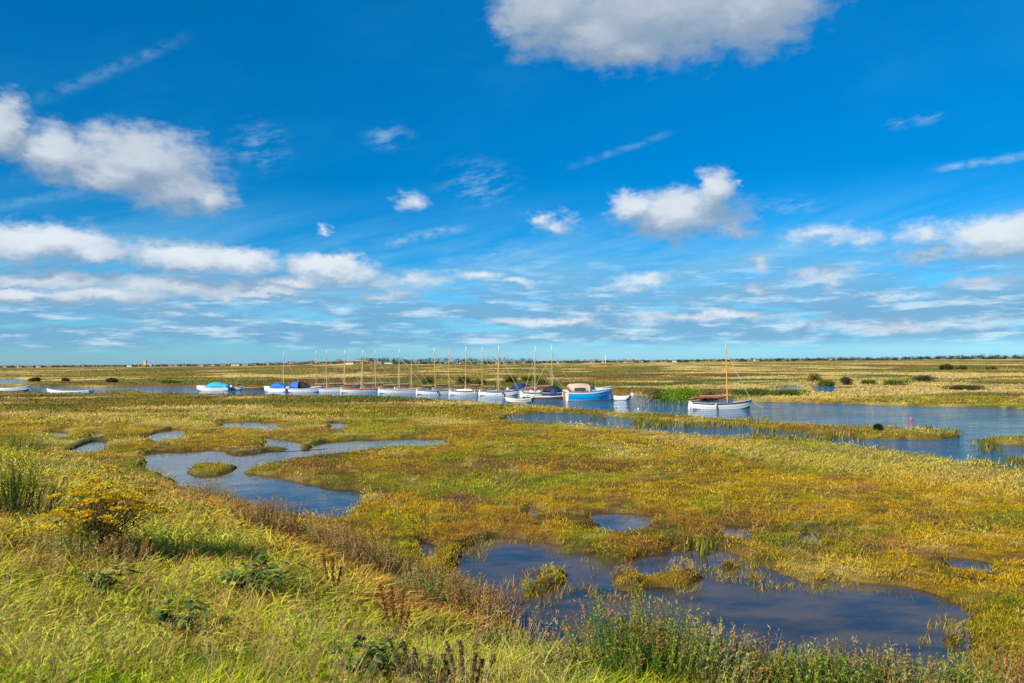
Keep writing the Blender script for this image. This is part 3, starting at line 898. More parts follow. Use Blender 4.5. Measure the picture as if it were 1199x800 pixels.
def outboard(root, x, y, z, tilt=0.0, m=METAL, name='outboard_motor', s_=1.0):
    R_ = Matrix.Translation((x, y, z)) @ Matrix.Rotation(tilt, 4, 'Y') @ Matrix.Scale(s_, 4)
    cow = arch([(-.34, .10, .12, .16), (-.30, .14, .08, .30), (-.12, .16, .06, .36), (.04, .14, .08, .30), (.08, .08, .12, .18)])
    leg = join(box(-.20, -.06, -.05, .05, -.55, .10), box(-.28, -.02, -.07, .07, -.36, -.33), tube([(-.30, 0, -.52), (.0, 0, -.52)], [.03, .06]), box(-.10, .06, -.12, .12, -.1, .08))
    a = link_mesh(name, [R_ @ Vector(v) for v in cow[0]], cow[1], m, root, smooth=True)
    link_mesh('motor_leg', [R_ @ Vector(v) for v in leg[0]], leg[1], BLACKP, a)
    pb = join(*[(lambda c: ([Matrix.Rotation(c, 4, 'X') @ Vector(v) for v in [(0, -.03, .02), (0, .03, .02), (.02, .04, .13), (.02, -.02, .14), (-.01, -.03, .02), (-.01, .03, .02), (.01, .04, .13), (.01, -.02, .14)]], [(0, 1, 2, 3), (7, 6, 5, 4), (0, 4, 5, 1), (1, 5, 6, 2), (2, 6, 7, 3), (3, 7, 4, 0)]))(2 * PI * q / 3) for q in range(3)])
    link_mesh('propeller', [R_ @ (Vector(v) + Vector((-.32, 0, -.52))) for v in pb[0]], pb[1], BLACKP, a)
    return a


def place(name, x0, x1, yw, yaw=0.0):
    """a boat's Empty: bow to the photo's right when yaw is 0; returns root and length"""
    ax, ay = at((x0 + x1) / 2, yw, 0); r = math.hypot(ax, ay)
    bx, _ = at(x0, yw, 0); cx, _ = at(x1, yw, 0)
    return empty(name, (ax, ay, 0), yaw), abs(cx - bx), ay


def spars(root, Hh, um, top, tan=TANSAIL, white_top=True, boom=True, stays=1, lean=0.0, Lb=None):
    xm = Hh.x(um, 1); zs = .1
    n = 7; pts = [(xm - lean * (zs + (top - zs) * k / n), 0, zs + (top - zs) * k / n) for k in range(n + 1)]
    cut = n - 1 if white_top else n
    m = link_mesh('mast', *tube(pts[:cut + 1], [.065 - .022 * k / n for k in range(cut + 1)], 8), WOOD, root, smooth=True)
    if white_top: link_mesh('mast_head', *tube([pts[cut], pts[n], (pts[n][0], 0, top + .12)], [.045, .045, .012], 8), WHITE, m, smooth=True)
    if boom:
        zb = Hh.sheer(.3) + .42; Lb = Lb or um * Hh.L + .25
        bo = link_mesh('boom', *tube([(xm - .05, 0, zb), (xm - Lb, 0, zb + .02)], [.045, .035]), WOOD, root)
        k = 9; pp = [(xm - .12 - (Lb - .3) * i / k, .02 * math.sin(i * 2.1), zb + .10 + .025 * math.sin(i * 1.7)) for i in range(k + 1)]
        sl = link_mesh('furled_sail', *tube(pp, [.06] + [.15 + .02 * math.sin(i * 2.3) - .05 * i / k for i in range(1, k)] + [.03], 8), tan, root, smooth=True)
        link_mesh('gaff', *tube([(xm - .1, .05, zb + .24), (xm - Lb * .72, .05, zb + .26)], [.035, .025]), WOODP, root)
    tp = pts[n - 1]
    if stays: link_mesh('forestay', *tube([tp, (Hh.x(.99, 1), 0, Hh.sheer(1))], .026, 4), ROPE, root)
    if stays > 1:
        for s_ in (1, -1): link_mesh('shroud', *tube([tp, (xm - .25, s_ * Hh.half(um), Hh.sheer(um))], .022, 4), ROPE, root)
    if stays > 2: link_mesh('halyard', *tube([tp, (Hh.x(.05, 1), 0, Hh.sheer(0))], .022, 4), ROPE, root)


def rudder(root, Hh, m=WOOD):
    x = Hh.x(0, 1) - .03
    r = link_mesh('rudder', [(x - .25, -.02, -.2), (x, -.02, -.2), (x, -.02, Hh.sheer(0) + .12), (x - .12, -.02, Hh.sheer(0) + .12), (x - .25, .02, -.2), (x, .02, -.2), (x, .02, Hh.sheer(0) + .12), (x - .12, .02, Hh.sheer(0) + .12)],
                  [(0, 1, 2, 3), (7, 6, 5, 4), (0, 4, 5, 1), (1, 5, 6, 2), (2, 6, 7, 3), (3, 7, 4, 0)], m, root)
    link_mesh('tiller', *tube([(x - .06, 0, Hh.sheer(0) + .06), (x + .8, 0, Hh.sheer(0) + .18)], [.025, .018]), WOODP, r)


def sailing_boat(x0, x1, yw, mx, mtop, label, yaw=.08, hull_m=WHITE, stripe=STRIPE, tan=DKSAIL, inner=FLOORB, stays=1, lean=0.0, white_top=True, cover=None, boom=True, group='wooden sailing boats moored in the channel'):
    root, Lp, dist = place('sailing_boat', x0, x1, yw, yaw)
    Hh = Hull(Lp * 1.0, 1.9 * Lp / 5.2, fb=.50, bow=.26, stern=.12)
    tag(root, label, 'boat', group)
    add_hull(root, Hh, [hull_m, DARKB, inner, hull_m])
    band(Hh, stripe, root)
    for u in (.18, .45, .68): thwart(Hh, u, root)
    rudder(root, Hh, hull_m)
    um = min(.85, max(.3, (mx - x0) / (x1 - x0)))
    hz = 427.6 - .0079 * mx
    top = (yw - mtop) * dist / FPX
    if x0 < 700: lean = rng.uniform(-.022, .022); stays = max(stays, 2 if rng.random() < .5 else 1)
    spars(root, Hh, um, top, tan, white_top, boom, stays, lean)
    link_mesh('mooring_line', *tube([(Hh.x(.99, 1), 0, Hh.sheer(1) - .05), (Hh.x(1, 1) + .5, -.1, .32), (Hh.x(1, 1) + 1.1, -.15, -.05)], .018, 4), ROPE, root)
    if rng.random() < .6:
        fx = Hh.x(.3 + .4 * rng.random(), 1); link_mesh('fender', *tube([(fx, -Hh.half(.5) - .1, .5), (fx, -Hh.half(.5) - .1, .44), (fx, -Hh.half(.5) - .1, .16), (fx, -Hh.half(.5) - .1, .1)], [.03, .08, .08, .03], 8), NAVY if rng.random() < .5 else CREAM, root, smooth=True)
    if cover is not None:
        bw = Hh.beam / 2 * .95
        link_mesh('cockpit_cover', *arch([(Hh.x(u, 1), Hh.half(u) * .97, Hh.sheer(u) + .005, hh) for u, hh in ((.08, .12), (.2, .22), (.38, .28), (.52, .24), (.6, .1))]), cover, root, smooth=True)
    return root


SB = sailing_boat
SB(808, 879.5, 478.2, 852, 400, 'white sailing boat moored alone in mid channel, tall wooden mast, brown furled sail', yaw=.05, tan=TANSAIL, white_top=False, lean=.012, stays=1)
SB(446, 496, 459.9, 468, 409.5, 'grey edged white boat just right of the red lined boat in the row', stripe=GREYP, yaw=.10)
SB(490, 533, 461.2, 510, 408, 'white front row boat right next to the grey edged one', yaw=.12)
SB(528, 568, 462.0, 545, 407, 'white front row boat under a flat white cockpit cover', cover=WHITE, yaw=0.20)
SB(563, 606, 462.8, 584, 406, 'white front row boat directly behind and left of the cream tender', yaw=-0.04)
SB(402, 449, 459.2, 424, 411, 'white boat with red gunwale and red inside in the moored row', inner=REDP, stripe=REDP, yaw=0.22)
SB(366, 404, 458.6, 383, 411, 'grey edged white boat next to the boat under the blue and black tent', stripe=GREYP, yaw=0.00)
SB(350, 386, 457.3, 370, 411.5, 'cream boat behind the blue and black tented boat, mast rising over the tent', hull_m=CREAM, yaw=0.14, boom=False)
SB(314, 350, 457.4, 332, 412.5, 'leftmost masted boat, white, behind the blue covered motor boat', yaw=0.10, boom=False)
SB(385, 421, 457.5, 404, 411, 'cream boat in the rear, tucked just left of the red lined boat', hull_m=CREAM, yaw=0.24)
SB(424, 460, 457.6, 440, 411, 'grey boat in the rear behind the bow of the red lined boat', hull_m=GREYP, yaw=-0.05)
SB(464, 502, 458.3, 482, 412.5, 'small cream boat at the rear of the row with a short all wooden mast', hull_m=CREAM, white_top=False, yaw=0.12)
SB(508, 546, 459.2, 526, 408.5, 'grey rear row boat with an all wooden mast between two white tipped ones', hull_m=GREYP, white_top=False, yaw=0.20)
SB(546, 587, 460.0, 564.5, 407.5, 'cream rear boat behind the two white hulls left of the cream tender', hull_m=CREAM, yaw=0.03)
SB(611, 662, 464.5, 625, 406.5, 'white boat with dark stripe beside the cream tender, mast near its stern', stays=3, tan=TANSAIL, yaw=0.16)
SB(622, 672, 461.6, 647, 405.5, 'white boat just left of the cruiser canopy with the tallest mast in the row', stays=3, tan=TANSAIL, yaw=0.10)


def motor_boat(x0, x1, yw, yaw, label, cover, ctype='canopy', hull_m=WHITE, second=None):
    root, Lp, dist = place('motor_boat', x0, x1, yw, yaw)
    Hh = Hull(Lp, 2.0 * Lp / 5, fb=.55, bow=.3, stern=.05, tr=.8)
    tag(root, label, 'motor boat', 'small motor boats under canvas covers')
    add_hull(root, Hh, [hull_m, DARKB, FLOORB, hull_m]); band(Hh, GREYP, root)
    f = lambda u: (Hh.x(u, 1), Hh.half(u) * .94, Hh.sheer(u) + .006)
    link_mesh('foredeck', *arch([(*f(u), hh) for u, hh in ((.62, .16), (.75, .14), (.9, .1), (.985, .03))]), WHITE, root, smooth=True)
    if ctype == 'canopy':
        c = link_mesh('canvas_cover', *arch([(*f(u), hh) for u, hh in ((.05, .25), (.15, .62), (.35, .85), (.5, .82), (.6, .6), (.68, .2))]), cover, root, smooth=True)
        x, b, z = f(.66)
        link_mesh('windscreen', *arch([(x, b * .75, z + .1, .35), (x + .12, b * .72, z + .1, .22)]), GLASS, root)
    else:
        link_mesh('canvas_cover', *arch([(*f(u), hh) for u, hh in ((.03, .5), (.12, .95), (.3, 1.05))]), cover, root, smooth=True)
        link_mesh('tent_front', *arch([(*f(u), hh) for u, hh in ((.305, 1.04), (.45, .98), (.58, .7), (.64, .3))]), second, root, smooth=True)
    outboard(root, Hh.x(0, 1) - .1, 0, .45, 0)
    return root, Hh


motor_boat(232, 268, 457.4, PI - .1, 'white motor boat with a turquoise canvas cover at the left end of the row', TURQ)
motor_boat(309, 337, 458.6, PI - .3, 'white motor boat under a bright blue canvas cover by the leftmost mast', BLUEC)
motor_boat(340, 375, 459.0, .06, 'white motor boat with a tall blue and black tent cover', BLUEC, 'tent', second=BLACKC)
motor_boat(634, 668, 464.6, .15, 'dark hulled boat under a black cover crowded against the blue cruiser stern', BLACKC, hull_m=STRIPE)
motor_boat(597, 631, 461.0, .1, 'white boat under a low navy cover behind the cream tender', NAVY, hull_m=CREAM)


def open_boat(name, x0, x1, yw, yaw, label, hull_m=WHITE, fb=.4, bow=.3, group=None, cat='boat', beam=None, motor=False, inner=FLOORB, stripe=None):
    root, Lp, dist = place(name, x0, x1, yw, yaw)
    Hh = Hull(Lp, beam or 1.7 * Lp / 4.5, fb=fb, bow=bow, stern=.08, tr=.7, draft=.15)
    tag(root, label, cat, group)
    add_hull(root, Hh, [hull_m, DARKB, inner, hull_m])
    band(Hh, stripe or hull_m, root, name='gunwale')
    for u in (.2, .48, .72): thwart(Hh, u, root)
    if motor: outboard(root, Hh.x(0, 1) - .08, 0, fb, .0)
    return root, Hh, Lp


open_boat('rowing_boat', 1, 31, 457.8, .05, 'white open rowing boat at the far left edge, bow raised to the right', bow=.5, fb=.5)
open_boat('rowing_boat', 59, 104, 461.0, PI, 'long low white rowing boat half hidden by marsh grass at the left', fb=.42, bow=.42)
r_, h_, _ = open_boat('dinghy', 263, 282, 456.9, .1, 'small white dinghy with an outboard just right of the turquoise covered boat', motor=True, cat='dinghy')
link_mesh('thin_pole', *tube([(.2, 0, .1), (1.1, 0, 2.6)], [.025, .015]), ROPE, r_)
link_mesh('bundled_cover', *arch([(-.9, .3, .3, .1), (-.5, .45, .36, .45), (0, .45, .36, .4), (.3, .3, .35, .1)]), NAVY, r_, smooth=True)
open_boat('punt', 283, 311, 456.2, 0, 'low dark brown punt tied between the turquoise and blue covered boats', hull_m=BROWNH, fb=.34, bow=.08, cat='punt')
open_boat('tender', 593, 621, 471.0, PI + .15, 'cream tender dinghy floating nearest the camera in front of the row', hull_m=CREAM, fb=.36, bow=.22, cat='dinghy', motor=True)
r_, h_, Lp = open_boat('wooden_launch', 618, 668, 467.0, .04, 'low brown launch with a navy engine cover beside the blue cruiser', hull_m=BROWNH, fb=.34, bow=.2, cat='launch', stripe=WHITE)
link_mesh('engine_cover', *arch([(.1, .4, .25, .3), (.3, .5, .3, .85), (.75, .5, .3, .9), (.95, .4, .3, .5)]), NAVY, r_, smooth=True)
link_mesh('lowered_gaff', *tube([(.3, .1, 1.5), (1.9, .1, .65)], [.07, .05]), BLACKC, r_)

# the blue cabin cruiser
root, Lp, dist = place('cabin_cruiser', 661, 718, 469.0, .30)
Hh = Hull(Lp * 1.02, 2.25, fb=.86, bow=.40, stern=.04, tr=.86, draft=.2, rake=.12)
tag(root, 'sky blue cabin cruiser with a peach canvas canopy and white deck', 'motor boat')
add_hull(root, Hh, [BLUEH, WHITE, WHITE, WHITE], open_=False); band(Hh, WHITE, root, dz=.0, hgt=.13)
f = lambda u, k=.9: (Hh.x(u, 1), Hh.half(u) * k, Hh.sheer(u) + .07)
link_mesh('canopy', *arch([(*f(u, .88), hh) for u, hh in ((.03, .55), (.07, .92), (.25, 1.02), (.42, 1.0), (.46, .9))]), PEACH, root, smooth=True)
cb = link_mesh('cabin', *arch([(*f(u, .82), hh) for u, hh in ((.465, .86), (.52, .74), (.62, .46), (.78, .34), (.92, .16), (.97, .04))]), WHITE, root, smooth=True)
for sgn in (1, -1):
    link_mesh('side_window', [(Hh.x(u, 1), sgn * (Hh.half(u) * .80 + o_), Hh.sheer(u) + z) for o_ in (.0, .03) for u, z in ((.47, .42), (.56, .36), (.56, .60), (.475, .78))], [(0, 1, 2, 3), (7, 6, 5, 4), (0, 4, 5, 1), (1, 5, 6, 2), (2, 6, 7, 3), (3, 7, 4, 0)], GLASS, cb)
    link_mesh('canopy_window', [(Hh.x(u, 1), sgn * (Hh.half(u) * .885 + o_), Hh.sheer(u) + z) for o_ in (.0, .025) for u, z in ((.12, .25), (.34, .25), (.34, .62), (.12, .60))], [(0, 1, 2, 3), (7, 6, 5, 4), (0, 4, 5, 1), (1, 5, 6, 2), (2, 6, 7, 3), (3, 7, 4, 0)], GLASS, root)
link_mesh('windscreen', [(Hh.x(.51, 1) + a, y, Hh.sheer(.5) + z) for a, z in ((.02, .80), (.32, .50)) for y in (-.62, .62)] + [(Hh.x(.51, 1) + a + .03, y, Hh.sheer(.5) + z + .03) for a, z in ((.02, .80), (.32, .50)) for y in (-.62, .62)],
          [(0, 1, 3, 2), (4, 6, 7, 5), (0, 4, 5, 1), (1, 5, 7, 3), (3, 7, 6, 2), (2, 6, 4, 0)], GLASS, cb)
link_mesh('rudder', *box(Hh.x(0, 1) - .26, Hh.x(0, 1) - .02, -.03, .03, -.2, .95), RUSTM, root)
for k in range(5):
    pass
link_mesh('bow_rail', *join(tube([(Hh.x(.72, 1), .62, .98), (Hh.x(.74, 1), .6, 1.38), (Hh.x(.9, 1), .4, 1.5), (Hh.x(1, 1), 0, 1.55), (Hh.x(.9, 1), -.4, 1.5), (Hh.x(.74, 1), -.6, 1.38), (Hh.x(.72, 1), -.62, .98)], .016), tube([(Hh.x(.9, 1), .38, 1.1), (Hh.x(.9, 1), .4, 1.5)], .016), tube([(Hh.x(.9, 1), -.38, 1.1), (Hh.x(.9, 1), -.4, 1.5)], .016)), METAL, root)
link_mesh('fender', *tube([(Hh.x(.68, 1), -Hh.half(.68) - .16, .72), (Hh.x(.68, 1), -Hh.half(.68) - .16, .62), (Hh.x(.68, 1), -Hh.half(.68) - .16, .2), (Hh.x(.68, 1), -Hh.half(.68) - .16, .12)], [.04, .12, .12, .04], 10), NAVY, root, smooth=True)
link_mesh('aerial', *tube([(Hh.x(.66, 1), 0, 1.2), (Hh.x(.64, 1), 0, 2.4)], [.02, .01]), ROPE, root)
# white tender with two tilted outboards off its bow
r_, h_, Lp = open_boat('tender', 715, 736, 468.2, PI - .2, 'small white tender with two tilted outboards off the blue cruiser bow', fb=.42, bow=.2, cat='dinghy')
outboard(r_, h_.x(0, 1) - .12, .28, .5, -.9, METAL); outboard(r_, h_.x(0, 1) - .12, -.28, .5, -.7, WHITE)


def float_ball(px, py, rad, m, label):
    x, y = at(px, py, 0); root = empty('mooring_buoy', (x, y, 0)); tag(root, label, 'buoy', 'mooring buoys')
    n = 12; prof = [(.0, -.8), (.5, -.72), (.86, -.4), (1, 0), (.92, .42), (.6, .8), (.2, 1.0), (.1, 1.2), (0, 1.2)]
    V = [(rad * a * math.cos(2 * PI * k / n), rad * a * math.sin(2 * PI * k / n), rad * (b + .35)) for a, b in prof for k in range(n)]
    F = [(i * n + k, i * n + (k + 1) % n, (i + 1) * n + (k + 1) % n, (i + 1) * n + k) for i in range(len(prof) - 1) for k in range(n)]
    link_mesh('float', V, F, m, root, smooth=True)
    pts = [(rad * .22 * math.cos(a), 0, rad * 1.62 + rad * .22 * math.sin(a)) for a in np.linspace(-.6, PI + .6, 9)]
    link_mesh('ring', *tube(pts, rad * .06, 5), METAL, root)


float_ball(1066.5, 491.8, .115, PINK, 'bright pink mooring buoy floating alone on the right of the channel')
float_ball(747.5, 479.6, .10, WHITE, 'tiny white mooring buoy left of the lone sailing boat')

# ------------------------------------------------------------------ far village, woods and shrubs
WALLS = {'white': mat('white_render', (.70, .67, .60), .8, nz=.06), 'cream': mat('cream_render', (.48, .40, .28), .8, nz=.08), 'red brick': mat('red_brick', (.36, .16, .09), .85, nz=.15), 'grey flint': mat('grey_flint', (.34, .33, .31), .85, nz=.15)}
ROOFS = {'red tiled': mat('red_tiles', (.24, .11, .07), .85, nz=.15), 'grey slate': mat('grey_slate', (.16, .17, .20), .7, nz=.1), 'blue': mat('blue_roof', (.08, .20, .34), .6, nz=.1), 'brown': mat('brown_tiles', (.20, .11, .07), .85, nz=.15)}
LAND = [(0, 'the leftmost rowing boat'), (60, 'the long low rowing boat'), (125, 'the grassy spit'), (185, 'the empty left water'), (232, 'the turquoise covered boat'), (285, 'the brown punt'), (315, 'the leftmost mast'), (350, 'the black tent'),
        (378, 'the second mast pair'), (412, 'the red lined boat'), (450, 'the grey edged boat'), (492, 'the middle masts'), (530, 'the all wooden mast'), (570, 'the hulls by the tender'), (600, 'the cream tender'), (638, 'the tallest row mast'), (665, 'the cruiser canopy'), (700, 'the cruiser bow'),
        (730, 'the tiny white buoy'), (765, 'the bright green bush'), (808, 'the lone boat stern'), (845, 'the lone boat mast'), (885, 'the reed spit'), (950, 'the little far pond'), (1000, 'the dark spit bush'), (1045, 'the pink buoy'), (1120, 'the right edge')]


def house(name, px, dist, w_, hgt, wall, roof, label, chim=True):
    d = pdir(px, 423); k = dist / d[1]; x, y = d[0] * k, dist; z = H(x, y) - .2
    root = empty(name, (x, y, z), rng.uniform(-.3, .3)); tag(root, label, 'house', 'houses of the village on the horizon')
    dp = w_ * .6; e_ = hgt * .58
    link_mesh('wall', [(-w_ / 2, -dp / 2, 0), (w_ / 2, -dp / 2, 0), (w_ / 2, dp / 2, 0), (-w_ / 2, dp / 2, 0), (-w_ / 2, -dp / 2, e_), (w_ / 2, -dp / 2, e_), (w_ / 2, dp / 2, e_), (-w_ / 2, dp / 2, e_), (-w_ / 2, 0, hgt - .1), (w_ / 2, 0, hgt - .1)],
              [(0, 1, 5, 4), (1, 2, 6, 9, 5), (2, 3, 7, 6), (3, 0, 4, 8, 7), (4, 5, 9, 8), (7, 8, 9, 6)], WALLS[wall], root)
    o_ = .35
    rf = link_mesh('roof', [(-w_ / 2 - o_, -dp / 2 - o_, e_ - .15), (w_ / 2 + o_, -dp / 2 - o_, e_ - .15), (w_ / 2 + o_, 0, hgt), (-w_ / 2 - o_, 0, hgt), (-w_ / 2 - o_, dp / 2 + o_, e_ - .15), (w_ / 2 + o_, dp / 2 + o_, e_ - .15),
                            (-w_ / 2 - o_, -dp / 2 - o_, e_), (w_ / 2 + o_, -dp / 2 - o_, e_), (w_ / 2 + o_, 0, hgt + .2), (-w_ / 2 - o_, 0, hgt + .2), (-w_ / 2 - o_, dp / 2 + o_, e_), (w_ / 2 + o_, dp / 2 + o_, e_)],
                   [(0, 3, 2, 1), (3, 4, 5, 2), (6, 7, 8, 9), (9, 8, 11, 10), (0, 1, 7, 6), (4, 10, 11, 5), (0, 6, 9, 3), (3, 9, 10, 4), (1, 2, 8, 7), (2, 5, 11, 8)], ROOFS[roof], root)
    if chim: link_mesh('chimney', *box(w_ * .3, w_ * .3 + .8, -.4, .4, hgt - .3, hgt + .9), WALLS['red brick'], rf)
    for q in (-.28, .02, .28):
        link_mesh('window', *box(w_ * q - .5, w_ * q + .5, -dp / 2 - .03, -dp / 2 + .05, e_ * .35, e_ * .8), GLASS, root)


HX = [(6, 8), (14, 6), (24, 9), (36, 11), (46, 8), (66, 6), (84, 7), (98, 8), (133, 9), (152, 8), (162, 8), (188, 7), (200, 7), (208, 8), (217, 11), (236, 9), (248, 11), (262, 10), (276, 13), (288, 10), (299, 12), (312, 13), (326, 10), (341, 12), (357, 14), (366, 12), (379, 12), (397, 10), (410, 13), (420, 11), (430, 9),
      (443, 11), (455, 14), (488, 12), (505, 9), (523, 11), (533, 12), (541, 8), (552, 12), (562, 9), (576, 8), (585, 14), (601, 10), (611, 12), (655, 12), (664, 8), (674, 11), (685, 14), (694, 8), (709, 12), (721, 9), (730, 9), (737, 13), (748, 15), (766, 10), (778, 12), (790, 9), (831, 13), (862, 9), (878, 7), (886, 10), (922, 10), (975, 10), (1051, 7)]
seen = {}
adj_w = ['small', 'narrow', 'wide', 'low', 'plain', 'tall', 'squat']
for i_, (px, w_) in enumerate(HX):
    wall = ['white', 'cream', 'white', 'red brick', 'white', 'grey flint', 'cream'][i_ % 7]; roof = ['red tiled', 'grey slate', 'brown', 'red tiled', 'blue' if i_ % 3 == 0 else 'grey slate'][i_ % 5]
    land = [t_ for x_, t_ in LAND if x_ <= px][-1]
    size = 'wide' if w_ >= 12 else ('small' if w_ < 9 else 'middling')
    key = (wall, roof, size, land); seen[key] = seen.get(key, 0) + 1
    lab = f'{size} {wall} house, {roof} roof, on the horizon above {land}' + ('' if seen[key] == 1 else ', further right')
    house('cottage', px, 1250 + 300 * rng.random(), w_ * .95, 3.2 + 1.4 * rng.random(), wall, roof, lab, chim=i_ % 2 == 0)


def spire(name, px, dist, build, label, cat):
    d = pdir(px, 423); k = dist / d[1]; x = d[0] * k
    root = empty(name, (x, dist, H(x, dist) - .2)); tag(root, label, cat); build(root)


spire('church_tower', 170, 1350, lambda r_: (link_mesh('tower', *box(-2, 2, -2, 2, 0, 9), WALLS['cream'], r_), link_mesh('parapet', *box(-2.3, 2.3, -2.3, 2.3, 9, 9.8), WALLS['cream'], r_), link_mesh('nave', *box(2.02, 12, -3, 3, 0, 4.2), WALLS['grey flint'], r_)), 'pale square church tower on the horizon at the left', 'tower')
spire('flagpole', 709, 1200, lambda r_: (link_mesh('pole', *tube([(0, 0, 0), (0, 0, 13)], [.45, .3]), WHITE, r_), link_mesh('yard', *tube([(-1.6, 0, 9), (1.6, 0, 9)], .15), WHITE, r_)), 'tall white pole on the horizon above the blue cruiser bow', 'pole')


def leaf_mass(c, rx, ry, rz, n, size, cols, wts, lumps=7, dark=0):
    """leaves through a lumpy crown"""
    B = Blades(); cs = []
    for k in range(lumps):
        a = rng.random() * 2 * PI; q = rng.random() ** .5 * .62
        cs.append((math.cos(a) * q * rx, math.sin(a) * q * ry, rz * (.35 + .45 * rng.random() * (1 - q * .6)), .40 + .25 * rng.random()))
    cs = np.array(cs); k = rng.integers(0, lumps, n)
    v = rng.normal(0, 1, (n, 3)); v /= np.linalg.norm(v, axis=1)[:, None]; v *= (rng.random(n) ** .4)[:, None]
    P = cs[k, :3] + v * np.array([rx, ry, rz]) * cs[k, 3][:, None]
    P[:, 2] = np.abs(P[:, 2]); D = v + rng.normal(0, .6, (n, 3)) + [0, 0, .3]
    B.add(P + np.array(c), D, size * (.6 + .8 * rng.random(n)), size * .55 * (.6 + .8 * rng.random(n)), rng.random(n) * .3, jitter(palette(cols, wts, n), n, .35), shape='leaf')
    return B


# woods on the low hills: one far-off mass
B = Blades()
for (px0, px1, hh, dist, step) in ((420, 492, 7, 1500, 3), (488, 560, 12, 1600, 2.4), (536, 625, 11, 1650, 2.6), (430, 760, 4, 1450, 6), (620, 760, 6, 1500, 6), (760, 1300, 5.2, 1500, 3.5), (1080, 1420, 8.5, 1700, 3.5), (-200, 1300, 3.4, 1300, 5)):
    px = px0
    while px < px1:
        d = pdir(px, 423); k = dist / d[1]; x = d[0] * k; e = math.sin(PI * (px - px0) / (px1 - px0)) ** .5
        hq = hh * (.55 + .45 * e) * rng.uniform(.75, 1.1)
        c = (x, dist + rng.uniform(-20, 20), H(x, dist) - .5)
        q = leaf_mass(c, 7, 6, hq, 70, 1.7, [(.035, .06, .035), (.05, .08, .04), (.06, .07, .05)], [2, 2, 1], 4)
        B.V += q.V; B.C += q.C; B.I += [a + B.n for a in q.I]; B.S += q.S; B.n += q.n
        px += step * rng.uniform(.7, 1.3)
o = B.build('woodland'); tag(o, kind='stuff', label='dark wooded rise along the horizon', cat='woods')

GB = [(.13, .20, .03), (.07, .11, .025), (.20, .24, .03)]; DB = [(.08, .08, .03), (.12, .10, .04), (.06, .08, .025)]; OB = [(.20, .19, .04), (.13, .15, .035), (.26, .20, .05)]
BR = [(.24, .40, .02), (.16, .28, .02), (.30, .42, .03)]
SHR = [(768, 467, 34, 14, DB, 'dark brown low bush at the waterline left of the bright green bush'), (798, 467.5, 46, 19, BR, 'bright green rounded bush on the far shore behind the lone sailing boat'), (828, 466, 18, 9, DB, 'dark bush half hidden behind the brown furled sail of the lone boat'),
       (633, 453, 15, 12, OB, 'olive rounded bush behind the mast with several stays'), (502, 450, 14, 8, GB, 'green bush beyond the channel left of the first evenly spaced mast'), (545, 450, 16, 8, DB, 'dark bush beyond the channel behind the middle masts'), (562, 451, 12, 7, OB, 'olive bush just right of the middle masts'), (597, 449, 14, 8, DB, 'dark bush beyond the channel above the cream tender'),
       (41, 447, 11, 4, DB, 'small dark bush beside the narrow creek at the far left'), (77, 446.5, 6, 3, DB, 'tiny dark bush above the long low rowing boat'), (130, 448, 14, 4.5, DB, 'low dark bush above the grassy spit at the left'),
       (955, 447, 13, 9, OB, 'olive bush standing just behind the little far pond'), (968, 450, 16, 6, GB, 'green spreading bush right of the olive one by the little far pond'), (990, 451, 12, 9, DB, 'dark upright bush right of the little far pond'), (1018, 450, 16, 5, GB, 'low green bush in the middle of the right shore scrub'), (1047, 451, 28, 6, GB, 'wide green thicket above the pink buoy'), (1078, 446, 24, 6, DB, 'dark spreading scrub up and right of the pink buoy'),
       (1109, 433.5, 12, 6, DB, 'solitary dark bush far back on the right'), (1125, 432.8, 11, 3.5, GB, 'low green bush far back next to the solitary dark bush'), (1160, 433, 10, 3.2, OB, 'low olive bush far back near the right edge'), (880, 462, 40, 8, GB, 'long green shrub on the shore right of the lone boat mast'), (925, 463, 38, 7, GB, 'long green shrub further along the right shore'), (1130, 456, 40, 5, DB, 'dark flat shrub on the shore at the right'),
       (620, 446, 20, 5, GB, 'flat green shrub far beyond the tallest mast'), (200, 449, 20, 3.5, GB, 'flat green shrub on the far shore left of the turquoise covered boat'), (1028, 503, 6, 7, [(.03, .06, .05), (.05, .07, .04)], 'small dark bush on the flooded spit left of the pink buoy')]
for (px, py, wp, hp, cols, lab) in SHR:
    x, y = at(px, py, .25); r = math.hypot(x, y); z = H(x, y); k = y / FPX
    B = leaf_mass((0, 0, -.05), wp * k / 2 * 1.35, min(wp * k / 2, 3.5), max(hp * k * .9, .3), (5000 if wp > 45 else 2200) if r < 130 else 1000, max(.12, .0017 * r), cols, [2, 2, 1][:len(cols)], 13)
    o = B.build('shrub'); o.location = (x, y, max(z, 0)); tag(o, lab, 'bush', 'bushes scattered on the marsh')


